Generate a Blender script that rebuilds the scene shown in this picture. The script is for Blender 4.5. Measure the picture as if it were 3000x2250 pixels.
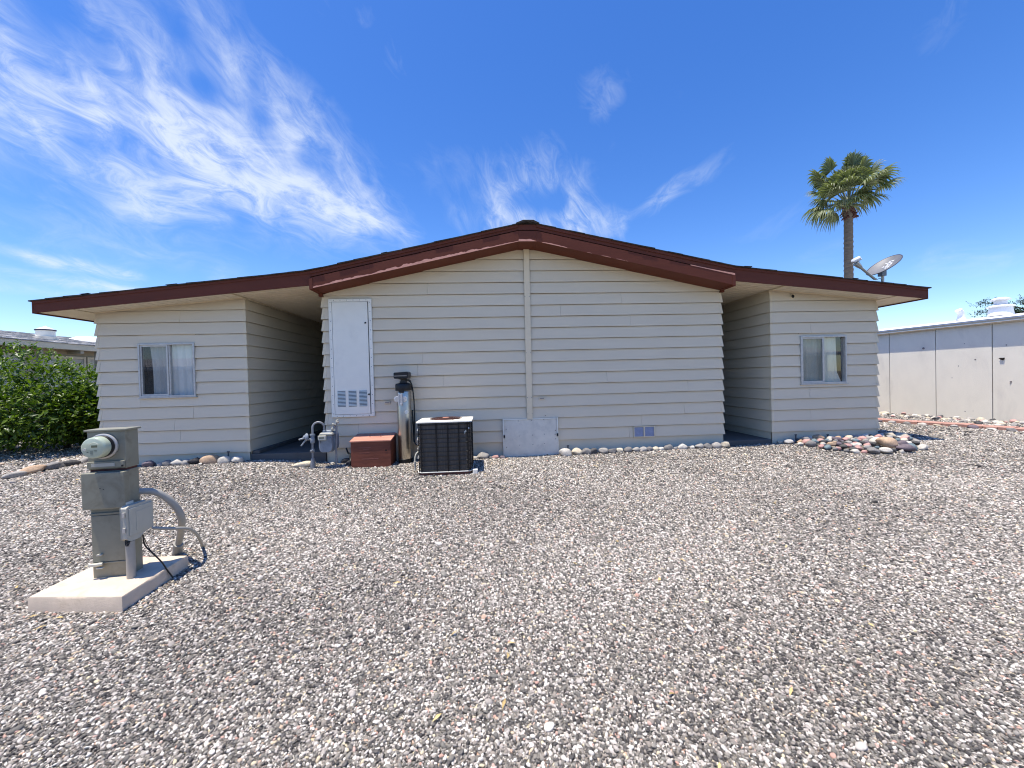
import bpy, bmesh, math, random
import numpy as np
from mathutils import Vector, Matrix, Euler, Quaternion, noise as mnoise

random.seed(7)
rng = np.random.default_rng(11)
for _o in list(bpy.data.objects):
    bpy.data.objects.remove(_o, do_unlink=True)
SC = bpy.context.scene
COL = SC.collection
R = math.radians

# ------------------------------------------------------------------ camera
PITCH, ROLL, YAW = R(-0.819), R(-1.464), R(3.727)


def view_dir(x, y):
    c, s = math.cos(ROLL), math.sin(ROLL)
    X, Z = c * x - s * y, s * x + c * y
    c, s = math.cos(PITCH), math.sin(PITCH)
    Y, Z = c - s * Z, s + c * Z
    c, s = math.cos(YAW), math.sin(YAW)
    return Vector((c * X + s * Y, -s * X + c * Y, Z))


f0 = view_dir(0, 0)
rt = (view_dir(1, 0) - f0).normalized()
up = (view_dir(0, 1) - f0).normalized()
fw = f0.normalized()
cam_d = bpy.data.cameras.new('camera')
cam_d.sensor_width = 36
cam_d.lens = 36 * 1127 / 3000
cam_d.clip_start = 0.05
cam_d.clip_end = 3000
cam = bpy.data.objects.new('camera', cam_d)
COL.objects.link(cam)
cam.matrix_world = Matrix(((rt.x, up.x, -fw.x, 0), (rt.y, up.y, -fw.y, 0), (rt.z, up.z, -fw.z, 0), (0, 0, 0, 1)))
SC.camera = cam

# ------------------------------------------------------------------ light and sky
TO_SUN = Vector((-0.21, -0.085, 1.0)).normalized()
sun_d = bpy.data.lights.new('sun', 'SUN')
sun_d.energy = 3.9
sun_d.angle = R(0.53)
sun_d.color = (1.0, 0.945, 0.85)
sun = bpy.data.objects.new('sun', sun_d)
sun.rotation_euler = TO_SUN.to_track_quat('Z', 'Y').to_euler()
COL.objects.link(sun)

SC.cycles.diffuse_bounces = 1
SC.cycles.filter_width = 1.1
SC.view_settings.view_transform = 'Standard'
SC.view_settings.look = 'None'
SC.view_settings.gamma = 1.0
SC.view_settings.use_curve_mapping = False
SC.view_settings.exposure = 0.7
SKY_STRENGTH = 0.138
CLOUD = (4.1, 4.45, 4.85, 1)

world = bpy.data.worlds.new('World')
SC.world = world
world.use_nodes = True
WT = world.node_tree
WT.nodes.clear()


class NT:
    """tiny helper to write node graphs"""

    def __init__(s, t):
        s.t = t

    def n(s, typ, props=None, **ins):
        nd = s.t.nodes.new(typ)
        for k, v in (props or {}).items():
            setattr(nd, k, v)
        for k, v in ins.items():
            key = int(k[1:]) if k[0] == 'i' and k[1:].isdigit() else k.replace('_', ' ')
            s.put(nd.inputs[key], v)
        return nd

    def put(s, sock, v):
        if isinstance(v, bpy.types.NodeSocket):
            s.t.links.new(v, sock)
        elif v is not None:
            sock.default_value = v

    def math(s, op, a, b=None, c=None, clamp=False):
        nd = s.n('ShaderNodeMath', {'operation': op, 'use_clamp': clamp})
        for i, v in enumerate((a, b, c)):
            if v is not None:
                s.put(nd.inputs[i], v)
        return nd.outputs[0]

    def mix(s, fac, a, b, blend='MIX'):
        nd = s.n('ShaderNodeMix', {'data_type': 'RGBA', 'blend_type': blend})
        s.put(nd.inputs[0], fac)
        s.put(nd.inputs[6], a)
        s.put(nd.inputs[7], b)
        return nd.outputs[2]

    def noise(s, vec, scale, detail=3, rough=0.55, dist=0.0):
        nd = s.n('ShaderNodeTexNoise', None, Scale=scale, Detail=detail, Roughness=rough, Distortion=dist)
        if vec is not None:
            s.put(nd.inputs['Vector'], vec)
        return nd.outputs[0]

    def ramp(s, fac, stops, interp='LINEAR'):
        nd = s.n('ShaderNodeValToRGB')
        nd.color_ramp.interpolation = interp
        el = nd.color_ramp.elements
        while len(el) < len(stops):
            el.new(0.5)
        for e, (p, c) in zip(el, stops):
            e.position = p
            e.color = c if len(c) == 4 else (*c, 1)
        s.put(nd.inputs[0], fac)
        return nd.outputs[0]

    def smooth(s, v, a, b, c=0.0, d=1.0):
        nd = s.n('ShaderNodeMapRange', {'interpolation_type': 'SMOOTHSTEP'})
        for i, x in enumerate((v, a, b, c, d)):
            s.put(nd.inputs[i], x)
        return nd.outputs[0]


def build_sky():
    N = NT(WT)
    sky = N.n('ShaderNodeTexSky', {'sky_type': 'NISHITA', 'sun_disc': False,
              'sun_elevation': math.asin(TO_SUN.z), 'sun_rotation': math.atan2(TO_SUN.x, TO_SUN.y),
              'altitude': 400, 'air_density': 1.0, 'dust_density': 0.35, 'ozone_density': 2.2})
    hsv = N.n('ShaderNodeHueSaturation', None, Hue=0.513, Saturation=1.33, Value=1.0, Color=sky.outputs[0])
    tc = N.n('ShaderNodeTexCoord').outputs['Generated']
    sep = N.n('ShaderNodeSeparateXYZ', None, i0=tc)
    x, y, z = sep.outputs
    # azimuth / elevation in degrees of the direction looked in
    az = N.math('MULTIPLY', N.math('ARCTAN2', x, y), 57.29578)
    el = N.math('MULTIPLY', N.math('ARCSINE', z), 57.29578)
    p0 = N.n('ShaderNodeCombineXYZ', None, i0=az, i1=el).outputs[0]
    # wisps: bend the coordinates a little
    w = N.n('ShaderNodeTexNoise', None, Vector=p0, Scale=0.085, Detail=2.0, Roughness=0.55)
    wv = N.n('ShaderNodeVectorMath', {'operation': 'SUBTRACT'}, i0=w.outputs[1], i1=(0.5, 0.5, 0.5))
    wv = N.n('ShaderNodeVectorMath', {'operation': 'SCALE'}, i0=wv.outputs[0], Scale=4.2).outputs[0]
    p = N.n('ShaderNodeVectorMath', {'operation': 'ADD'}, i0=p0, i1=wv).outputs[0]
    # banks of cirrus by the way their fibres run: (fibre angle, [(centre az, el, direction, half length, half width, strength)])
    banks = [
        (-14, [(-44, 24.6, -6, 17, 5.2, 1.15), (-26, 22.6, -13, 21, 3.6, 1.0), (-45, 31, -8, 24, 9.0, .62), (-31, 26.4, -14, 17, 6.0, .62), (-36.5, 19.2, -4, 7.5, 1.1, .8),
               (-18, 21.2, -8, 10, 1.6, .9), (-20, 16.5, -12, 12, 2.6, .30), (-37, 15.8, -7, 15, 2.4, .42), (90, 26, 10, 26, 5, .6), (-110, 30, 12, 28, 6, .7), (0, 62, 20, 40, 5, .4)]),
        (-38, [(-25.5, 29.2, -36, 17, 5.4, 1.05), (-15.5, 23.0, -36, 8, 2.4, .6), (-14, 39.8, -25, 5.5, 2.0, .62), (-22.5, 41.0, -10, 6, 2.4, .5), (18.5, 35.2, -20, 6.5, 2.3, .72),
               (-8, 28, -25, 12, 5, .22), (140, 33, -20, 30, 6, .6), (-160, 24, -15, 26, 5, .55)]),
        (-62, [(10.5, 24.0, -40, 12, 5.5, 1.1), (8.5, 20.6, -5, 15, 3.0, .95), (1.5, 24.8, -24, 12, 3.8, .55), (100, 50, -20, 40, 6, .4)]),
        (18, [(22, 21.8, 20, 8, 1.4, .62), (28.5, 24.0, 16, 9, 1.3, .62), (22.5, 31, 24, 9, 1.6, .36), (51, 30.5, 24, 7, 2.0, .5), (38, 17, 10, 10, 1.8, .3), (46, 13.6, 6, 10, 1.2, .28), (20, 26, 30, 12, 4, .22)]),
        (-2, [(-43, 12.3, -5.0, 13, .5, 1.4), (-42, 10.6, -4.5, 12, .45, 1.2), (-45, 31, -10, 26, 11, .25), (-47, 9.6, -5, 8, .7, .7), (-38, 10.8, -2, 18, 2.0, .62), (-42, 14.2, -5, 16, 1.6, .5), (53, 9.6, -2, 12, 1.5, .45), (45, 11, -3, 14, 2.5, .2)]),
    ]
    total = None
    for gi, (fang, strokes) in enumerate(banks):
        msum = None
        for (a, e, ang, hl, hw, st) in strokes:
            mp = N.n('ShaderNodeMapping', {'vector_type': 'TEXTURE'}, Vector=p, Location=(a, e, 0), Rotation=(0, 0, R(ang)), Scale=(hl * 1.2, hw * 1.95, 1)).outputs[0]
            ln = N.n('ShaderNodeVectorMath', {'operation': 'LENGTH'}, i0=mp).outputs[1]
            m = N.smooth(ln, 1.0, 0.0, 0.0, st)
            msum = m if msum is None else N.math('ADD', msum, m)
        fp = N.n('ShaderNodeMapping', {'vector_type': 'TEXTURE'}, Vector=p, Location=(gi * 17, gi * 9, 0), Rotation=(0, 0, R(fang)), Scale=(5.0, 2.0, 1)).outputs[0]
        nz = N.noise(fp, 1.0, 8, 0.66, 0.9)
        d = N.math('MULTIPLY', msum, N.smooth(nz, .22, .82, .15, 1.05))
        total = d if total is None else N.math('ADD', total, d)
    total = N.math('MULTIPLY', total, N.smooth(el, 1.0, 7.0))
    dens = N.smooth(total, -.12, 1.7, -.04, 0.78)
    colr = N.mix(dens, hsv.outputs[0], CLOUD)
    bg = N.n('ShaderNodeBackground', None, Color=colr, Strength=SKY_STRENGTH)
    out = N.n('ShaderNodeOutputWorld')
    WT.links.new(bg.outputs[0], out.inputs[0])


build_sky()


# ------------------------------------------------------------------ helpers
def srgb(r, g, b):
    def f(c):
        c /= 255.0
        return c / 12.92 if c <= .04045 else ((c + .055) / 1.055) ** 2.4
    return (f(r), f(g), f(b), 1)


def mat(name, col, rough=0.6, metal=0.0, var=0.10, vscale=5.0, bump=0.0, bscale=60.0, spec=0.4, stretch=(1, 1, 1), use_obj=False, dirt=None, dscale=2.0, damt=0.4, island=0.0):
    m = bpy.data.materials.new(name)
    m.use_nodes = True
    m.node_tree.nodes.clear()
    N = NT(m.node_tree)
    col = tuple(col) if len(col) == 4 else (*col, 1)
    geo = N.n('ShaderNodeNewGeometry')
    co = N.n('ShaderNodeTexCoord').outputs['Object'] if use_obj else geo.outputs['Position']
    if stretch != (1, 1, 1):
        co = N.n('ShaderNodeVectorMath', {'operation': 'MULTIPLY'}, i0=co, i1=stretch).outputs[0]
    base = col
    if use_obj:
        base = N.n('ShaderNodeObjectInfo').outputs['Color']
    nz = N.noise(co, vscale, 4, .6)
    v = N.smooth(nz, .25, .75, 1 - var, 1 + var)
    if island:
        v = N.math('MULTIPLY', v, N.smooth(geo.outputs['Random Per Island'], 0, 1, 1 - island, 1 + island))
    vc = N.n('ShaderNodeCombineXYZ', None, i0=v, i1=v, i2=v).outputs[0]
    c = N.mix(1.0, base, vc, 'MULTIPLY')
    if dirt is not None:
        dm = N.smooth(N.noise(co, dscale, 5, .65, .4), .5, .75)
        c = N.mix(N.math('MULTIPLY', dm, damt), c, dirt)
    b = N.n('ShaderNodeBsdfPrincipled', None, Base_Color=c, Roughness=rough, Metallic=metal)
    b.inputs['Specular IOR Level'].default_value = spec
    if bump:
        bp = N.n('ShaderNodeBump', None, Strength=min(1.0, bump), Distance=0.004, Height=N.noise(co, bscale, 3, .6))
        m.node_tree.links.new(bp.outputs[0], b.inputs['Normal'])
    o = N.n('ShaderNodeOutputMaterial')
    m.node_tree.links.new(b.outputs[0], o.inputs[0])
    return m


class MB:
    def __init__(s):
        s.v = []
        s.f = []
        s.m = []

    def add(s, vs, fs, mi=0):
        o = len(s.v)
        s.v += [Vector(p) for p in vs]
        s.f += [tuple(i + o for i in f) for f in fs]
        s.m += [mi] * len(fs)
        return s

    def hexa(s, p, mi=0):
        """p: bottom 4 (ccw from above) then top 4"""
        return s.add(p, [(3, 2, 1, 0), (4, 5, 6, 7), (0, 1, 5, 4), (1, 2, 6, 5), (2, 3, 7, 6), (3, 0, 4, 7)], mi)

    def box(s, x0, x1, y0, y1, z0, z1, mi=0):
        return s.hexa([(x0, y0, z0), (x1, y0, z0), (x1, y1, z0), (x0, y1, z0), (x0, y0, z1), (x1, y0, z1), (x1, y1, z1), (x0, y1, z1)], mi)

    def prism(s, poly, y0, y1, mi=0):
        """polygon of (x,z) points swept along y"""
        n = len(poly)
        vs = [(x, y0, z) for x, z in poly] + [(x, y1, z) for x, z in poly]
        fs = [tuple(range(n)), tuple(range(2 * n - 1, n - 1, -1))] + [((i + 1) % n, i, i + n, (i + 1) % n + n) for i in range(n)]
        return s.add(vs, fs, mi)

    def prism_z(s, poly, z0, z1, mi=0):
        n = len(poly)
        vs = [(x, y, z0) for x, y in poly] + [(x, y, z1) for x, y in poly]
        fs = [tuple(range(n - 1, -1, -1)), tuple(range(n, 2 * n))] + [(i, (i + 1) % n, (i + 1) % n + n, i + n) for i in range(n)]
        return s.add(vs, fs, mi)

    def tube(s, path, r, n=10, mi=0, caps=True):
        pts = [Vector(p) for p in path]
        rs = r if isinstance(r, (list, tuple)) else [r] * len(pts)
        vs, fs = [], []
        d0 = (pts[1] - pts[0]).normalized()
        a = d0.orthogonal().normalized()
        for i, p in enumerate(pts):
            if i == 0:
                d = pts[1] - pts[0]
            elif i == len(pts) - 1:
                d = pts[-1] - pts[-2]
            else:
                d = (pts[i + 1] - p).normalized() + (p - pts[i - 1]).normalized()
            d = d.normalized() if d.length > 1e-9 else d0
            a = (a - d * a.dot(d)).normalized()
            b = d.cross(a)
            for k in range(n):
                t = 2 * math.pi * k / n
                vs.append(p + (a * math.cos(t) + b * math.sin(t)) * rs[i])
        for i in range(len(pts) - 1):
            for k in range(n):
                q = (k + 1) % n
                fs.append((i * n + k, i * n + q, (i + 1) * n + q, (i + 1) * n + k))
        if caps:
            fs.append(tuple(range(n - 1, -1, -1)))
            fs.append(tuple((len(pts) - 1) * n + k for k in range(n)))
        return s.add(vs, fs, mi)

    def lathe(s, c, prof, axis=(0, 0, 1), n=24, mi=0):
        q = Vector((0, 0, 1)).rotation_difference(Vector(axis).normalized())
        c = Vector(c)
        vs, fs = [], []
        for r, z in prof:
            for k in range(n):
                t = 2 * math.pi * k / n
                vs.append(c + q @ Vector((r * math.cos(t), r * math.sin(t), z)))
        for i in range(len(prof) - 1):
            for k in range(n):
                j = (k + 1) % n
                fs.append((i * n + k, i * n + j, (i + 1) * n + j, (i + 1) * n + k))
        if prof[0][0] > 1e-5:
            fs.append(tuple(range(n - 1, -1, -1)))
        if prof[-1][0] > 1e-5:
            fs.append(tuple((len(prof) - 1) * n + k for k in range(n)))
        return s.add(vs, fs, mi)

    def xf(s, M):
        s.v = [M @ p for p in s.v]
        return s

    def mesh(s, name, mats, off=Vector((0, 0, 0)), smooth=False, bevel=0.0, seg=2):
        me = bpy.data.meshes.new(name)
        me.from_pydata([p - off for p in s.v], [], s.f)
        for m in (mats if isinstance(mats, (list, tuple)) else [mats]):
            me.materials.append(m)
        if any(s.m):
            me.polygons.foreach_set('material_index', s.m)
        bm = bmesh.new()
        bm.from_mesh(me)
        if bevel:
            bmesh.ops.remove_doubles(bm, verts=bm.verts, dist=1e-6)
            ed = [e for e in bm.edges if len(e.link_faces) == 2 and e.calc_face_angle(0) > .5]
            bmesh.ops.bevel(bm, geom=ed, offset=bevel, segments=seg, affect='EDGES', profile=.5, clamp_overlap=True)
        bmesh.ops.recalc_face_normals(bm, faces=bm.faces)
        bm.to_mesh(me)
        bm.free()
        if smooth:
            me.polygons.foreach_set('use_smooth', [True] * len(me.polygons))
            me.set_sharp_from_angle(angle=R(40))
        me.update()
        return me


def tag(o, label=None, cat=None, group=None, kind=None):
    for k, v in (('label', label), ('category', cat), ('group', group), ('kind', kind)):
        if v:
            o[k] = v
    return o


def thing(name, label, cat, loc, group=None):
    o = bpy.data.objects.new(name, None)
    o.empty_display_size = .1
    o.location = loc
    COL.objects.link(o)
    return tag(o, label, cat, group)


def root_loc(o):
    v = Vector((0, 0, 0))
    while o is not None:
        v += Vector(o.location)
        o = o.parent
    return v


def part(name, mb, mats, parent, smooth=False, bevel=0.0, seg=2, kind=None, label=None):
    me = mb.mesh(name, mats, root_loc(parent), smooth, bevel, seg)
    o = bpy.data.objects.new(name, me)
    o.parent = parent
    COL.objects.link(o)
    return tag(o, label, None, None, kind)


def single(name, mb, mats, loc, label, cat, group=None, smooth=False, bevel=0.0, kind=None):
    me = mb.mesh(name, mats, Vector(loc), smooth, bevel)
    o = bpy.data.objects.new(name, me)
    o.location = loc
    COL.objects.link(o)
    return tag(o, label, cat, group, kind)


def smoothstep(t):
    t = np.clip(t, 0, 1)
    return t * t * (3 - 2 * t)


def ground_z(x, y):
    """height of the yard relative to the eye"""
    x = np.asarray(x, float)
    y = np.asarray(y, float)
    z = -1.475 + .095 * smoothstep((y - 4.7) / 2.1)
    z = z + .085 * smoothstep((-2.6 - x) / 1.2) * smoothstep((y - 4.6) / 2.0) * smoothstep((x + 7.6) / 1.2)
    z = z + .028 * smoothstep((x - 1.5) / 1.2) * smoothstep((y - 5.2) / 1.4)
    z = z - .02 * np.exp(-((x - .75) / .7) ** 2) * smoothstep((y - 6.2) / .5)
    z = z - .03 * np.exp(-((x + .67) / .75) ** 2 - ((y - 5.75) / .45) ** 2)
    return z + .012 * np.sin(x * 1.3 + .7) * np.cos(y * 1.1) + .007 * np.sin(x * 3.1 - y * 2.3)


def gz(x, y):
    return float(ground_z(x, y))


# ------------------------------------------------------------------ materials
M = {}
M['siding'] = mat('siding_paint', srgb(238, 219, 188), .62, var=.025, vscale=1.6, bump=.25, bscale=55, stretch=(.5, .5, 2.2), dirt=srgb(226, 205, 170), dscale=.8, damt=.25, spec=.3, island=.02)
M['trim'] = mat('trim_paint', srgb(239, 219, 184), .55, var=.04, vscale=3, spec=.35)
M['fascia'] = mat('brown_fascia_paint', srgb(106, 58, 44), .6, var=.07, vscale=4, bump=.3, bscale=40, stretch=(.3, 1, 2), dirt=srgb(90, 46, 36), dscale=1.5, damt=.25, spec=.15)
M['peel'] = mat('weathered_bare_wood', srgb(222, 160, 138), .85, var=.12, vscale=9, bump=.4)
M['soffit'] = mat('soffit_vinyl', srgb(238, 222, 194), .5, var=.04, vscale=2)
M['shingle'] = mat('dark_shingle', srgb(52, 46, 42), .95, var=.3, vscale=14, bump=.7, bscale=120, island=.25)
M['grey_shingle'] = mat('grey_shingle', srgb(176, 172, 166), .95, var=.25, vscale=10, bump=.7, bscale=90, island=.38)
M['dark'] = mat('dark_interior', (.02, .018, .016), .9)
M['white_metal'] = mat('white_enamel', srgb(253, 246, 228), .42, var=.02, vscale=5, dirt=srgb(210, 204, 190), dscale=3, damt=.2)
M['alum'] = mat('mill_aluminium', srgb(204, 198, 188), .42, .3, var=.1, vscale=14)
M['rivet'] = mat('dull_rivet', srgb(96, 96, 100), .5, .5)
M['blacks'] = mat('black_plastic', srgb(24, 24, 26), .38, var=.15, vscale=20)
M['galv'] = mat('galvanised_panel', srgb(236, 226, 206), .55, .0, var=.07, vscale=6, dirt=srgb(190, 182, 168), dscale=4, damt=.5)
M['concrete'] = mat('concrete', srgb(216, 196, 172), .9, var=.12, vscale=5, bump=.6, bscale=90, dirt=srgb(178, 156, 124), dscale=5, damt=.6)
M['grey_conc'] = mat('grey_concrete', srgb(104, 99, 93), .9, var=.1, vscale=4, bump=.5, bscale=80)
M['curtain'] = mat('curtain_cloth', srgb(226, 222, 212), .9, var=.05, vscale=6)
M['curtain2'] = mat('cream_curtain_cloth', srgb(230, 222, 196), .9, var=.05, vscale=6)
M['meter_grey'] = mat('pedestal_grey_paint', srgb(146, 142, 122), .5, .05, var=.07, vscale=9, dirt=srgb(116, 108, 88), dscale=7, damt=.6, spec=.5)
M['box_grey'] = mat('plastic_grey', srgb(188, 184, 168), .45, var=.04, vscale=8)
M['pvc'] = mat('grey_conduit', srgb(164, 160, 150), .45, var=.06, vscale=12)
M['gas'] = mat('blue_grey_paint', srgb(138, 146, 154), .42, .05, var=.1, vscale=14, dirt=srgb(78, 84, 94), dscale=8, damt=.4)
M['gaspipe'] = mat('grey_pipe_paint', srgb(140, 142, 144), .45, .2, var=.14, vscale=20)
M['ivory'] = mat('ivory_plastic', srgb(206, 202, 184), .5)
M['chrome'] = mat('stainless_steel', srgb(190, 184, 174), .32, 1.0, var=.03, vscale=4)
M['redwood'] = mat('shaded_stained_wood', srgb(120, 66, 48), .65, var=.2, vscale=3, bump=.5, bscale=30, stretch=(1, 1, 6), dirt=srgb(88, 46, 40), dscale=5, damt=.5)  # stained box wood, with the shade on its front put into the colour
M['redlid'] = mat('sunlit_red_wood', srgb(196, 136, 114), .75, var=.16, vscale=5, bump=.5, bscale=30, stretch=(1, 5, 1), dirt=srgb(206, 142, 122), dscale=4, damt=.6)  # same red wood painted in its sunlit tone for the box lid
M['coil'] = mat('dark_coil_fins', srgb(88, 82, 75), .55, .1, var=.3, vscale=6, bump=.6, bscale=130, stretch=(6, 6, .35), dirt=srgb(58, 54, 50), dscale=6, damt=.8)
M['wire'] = mat('black_coated_wire', srgb(16, 16, 17), .4)
M['rust'] = mat('rusty_guard', srgb(92, 58, 50), .8, .1, var=.25, vscale=14)
M['orange_brick'] = mat('red_paver', srgb(182, 138, 122), .9, var=.16, vscale=9, bump=.6, bscale=90, island=.0, dirt=srgb(160, 130, 120), dscale=7, damt=.4)
M['neigh'] = mat('stucco_panel', srgb(252, 242, 220), .9, var=.03, vscale=3, bump=.5, bscale=70, dirt=srgb(222, 212, 194), dscale=1.6, damt=.5, stretch=(1, 1, .5))
M['white'] = mat('white_roof_coating', srgb(232, 232, 232), .6, var=.03)
M['beige'] = mat('beige_paint', srgb(190, 174, 146), .7, var=.06, vscale=3)
M['leaf'] = None
M['bark'] = mat('palm_bark', srgb(112, 100, 86), .95, var=.3, vscale=6, bump=1.0, bscale=30, stretch=(1, 1, 5))
M['wood'] = mat('branch_bark', srgb(78, 66, 54), .95, var=.2, vscale=8, bump=.8)
M['stone'] = mat('river_stone', (.4, .4, .4), .8, var=.22, vscale=7, bump=.5, bscale=35, use_obj=True, dirt=srgb(150, 140, 128), dscale=4, damt=.25)
M['dish'] = mat('dish_grey_paint', srgb(118, 117, 118), .55, .1, var=.1, vscale=5, dirt=srgb(98, 96, 98), dscale=3, damt=.5)
M['white_plain'] = mat('white_print', srgb(236, 236, 236), .5, var=0)
M['ivory_glass'] = mat('meter_cover_glass', srgb(186, 194, 168), .12, var=.04, vscale=30, spec=.8)
M['lcd'] = mat('lcd_window', srgb(112, 116, 92), .25)
M['smalltext'] = mat('grey_print', srgb(108, 112, 98), .5)


def glass_mat():
    m = bpy.data.materials.new('window_glass')
    m.use_nodes = True
    m.node_tree.nodes.clear()
    N = NT(m.node_tree)
    lw = N.n('ShaderNodeLayerWeight', None, Blend=.5)
    fac = N.math('MULTIPLY_ADD', N.math('POWER', lw.outputs['Facing'], 4.0), .8, .085, clamp=True)
    a = N.n('ShaderNodeBsdfTransparent', None, Color=(.93, .95, .95, 1))
    b = N.n('ShaderNodeBsdfGlossy', None, Color=(1, 1, 1, 1), Roughness=.02)
    mx = N.n('ShaderNodeMixShader', None, i0=fac, i1=a.outputs[0], i2=b.outputs[0])
    o = N.n('ShaderNodeOutputMaterial')
    m.node_tree.links.new(mx.outputs[0], o.inputs[0])
    return m


def mesh_screen_mat():
    m = bpy.data.materials.new('insect_screen')
    m.use_nodes = True
    m.node_tree.nodes.clear()
    N = NT(m.node_tree)
    a = N.n('ShaderNodeBsdfTransparent', None, Color=(1, 1, 1, 1))
    b = N.n('ShaderNodeBsdfDiffuse', None, Color=(.1, .105, .115, 1))
    mx = N.n('ShaderNodeMixShader', None, i0=.22, i1=a.outputs[0], i2=b.outputs[0])
    o = N.n('ShaderNodeOutputMaterial')
    m.node_tree.links.new(mx.outputs[0], o.inputs[0])
    return m


M['glass'] = glass_mat()
M['screen'] = mesh_screen_mat()


def leaf_mat(name, c1, c2, rough=.35, trans=.35, spec=.5):
    m = bpy.data.materials.new(name)
    m.use_nodes = True
    m.node_tree.nodes.clear()
    N = NT(m.node_tree)
    geo = N.n('ShaderNodeNewGeometry')
    c = N.mix(geo.outputs['Random Per Island'], c1, c2)
    b = N.n('ShaderNodeBsdfPrincipled', None, Base_Color=c, Roughness=rough)
    b.inputs['Specular IOR Level'].default_value = spec
    t = N.n('ShaderNodeBsdfTranslucent', None, Color=N.mix(1.0, c, (1.0, 1.15, .45, 1), 'MULTIPLY'))
    mx = N.n('ShaderNodeMixShader', None, i0=trans, i1=b.outputs[0], i2=t.outputs[0])
    o = N.n('ShaderNodeOutputMaterial')
    m.node_tree.links.new(mx.outputs[0], o.inputs[0])
    return m


M['leaf'] = leaf_mat('glossy_citrus_leaf', (.016, .05, .008, 1), (.19, .28, .024, 1), .38, .35, .4)
M['palmleaf'] = leaf_mat('fan_palm_leaf', (.12, .145, .06, 1), (.30, .32, .16, 1), .48, .3, .4)
M['palmdry'] = leaf_mat('pale_fan_palm_leaf', (.22, .24, .12, 1), (.34, .34, .2, 1), .5, .25, .4)
M['needle'] = leaf_mat('dusty_green_leaf', (.02, .045, .025, 1), (.06, .095, .055, 1), .6, .2, .3)

GRAVEL_STOPS = [(0.0, srgb(68, 64, 61)), (.14, srgb(96, 91, 86)), (.30, srgb(121, 116, 106)), (.44, srgb(150, 139, 126)), (.56, srgb(140, 135, 124)),
                (.68, srgb(176, 165, 154)), (.80, srgb(204, 194, 181)), (.93, srgb(234, 225, 210)), (.965, srgb(190, 148, 131)), (.99, srgb(210, 194, 160))]


def gravel_mat():
    m = bpy.data.materials.new('gravel_pebble')
    m.use_nodes = True
    m.node_tree.nodes.clear()
    N = NT(m.node_tree)
    at = N.n('ShaderNodeAttribute', {'attribute_type': 'INSTANCER', 'attribute_name': 'tone'})
    c = N.ramp(at.outputs['Fac'], GRAVEL_STOPS)
    co = N.n('ShaderNodeTexCoord').outputs['Object']
    v = N.smooth(N.noise(co, 1.4, 3), .3, .7, .86, 1.12)
    c = N.mix(1.0, c, N.n('ShaderNodeCombineXYZ', None, i0=v, i1=v, i2=v).outputs[0], 'MULTIPLY')
    b = N.n('ShaderNodeBsdfPrincipled', None, Base_Color=c, Roughness=.72)
    b.inputs['Specular IOR Level'].default_value = .35
    o = N.n('ShaderNodeOutputMaterial')
    m.node_tree.links.new(b.outputs[0], o.inputs[0])
    return m


def ground_mat():
    m = bpy.data.materials.new('gravel_bed')
    m.use_nodes = True
    m.node_tree.nodes.clear()
    N = NT(m.node_tree)
    co = N.n('ShaderNodeNewGeometry').outputs['Position']
    vo = N.n('ShaderNodeTexVoronoi', None, Vector=co, Scale=42.0, Randomness=1.0)
    rnd = N.n('ShaderNodeSeparateColor', None, i0=vo.outputs['Color']).outputs[0]
    c = N.ramp(rnd, GRAVEL_STOPS)
    gap = N.smooth(vo.outputs['Distance'], .35, .75)
    c = N.mix(N.math('MULTIPLY', gap, .85), c, (.035, .03, .027, 1))
    big = N.smooth(N.noise(co, .6, 4), .3, .7, .88, 1.1)
    c = N.mix(1.0, c, N.n('ShaderNodeCombineXYZ', None, i0=big, i1=big, i2=big).outputs[0], 'MULTIPLY')
    b = N.n('ShaderNodeBsdfPrincipled', None, Base_Color=c, Roughness=.9)
    b.inputs['Specular IOR Level'].default_value = .2
    bp = N.n('ShaderNodeBump', {'invert': True}, Strength=1.0, Distance=.012, Height=vo.outputs['Distance'])
    m.node_tree.links.new(bp.outputs[0], b.inputs['Normal'])
    o = N.n('ShaderNodeOutputMaterial')
    m.node_tree.links.new(b.outputs[0], o.inputs[0])
    return m


M['pebble'] = gravel_mat()
M['ground'] = ground_mat()


# ------------------------------------------------------------------ ground sheet
def build_ground():
    def axis(a, b, st, far):
        core = list(np.arange(a, b + 1e-6, st))
        return [-f for f in far[::-1] if -f < a - 1] + core + [f for f in far if f > b + 1]
    xs = axis(-18, 20, .25, [24, 32, 50, 90, 200, 600])
    ys = axis(-4, 24, .25, [28, 36, 60, 110, 250, 600])
    X, Y = np.meshgrid(xs, ys)
    Z = ground_z(X, Y)
    vs = np.stack([X.ravel(), Y.ravel(), Z.ravel()], 1)
    w, h = len(xs), len(ys)
    fs = [(j * w + i, j * w + i + 1, (j + 1) * w + i + 1, (j + 1) * w + i) for j in range(h - 1) for i in range(w - 1)]
    me = bpy.data.meshes.new('ground')
    me.from_pydata(vs.tolist(), [], fs)
    me.materials.append(M['ground'])
    me.polygons.foreach_set('use_smooth', [True] * len(fs))
    o = bpy.data.objects.new('ground', me)
    COL.objects.link(o)
    tag(o, 'grey gravel yard ground reaching past the houses', None, None, 'structure')


build_ground()


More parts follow.
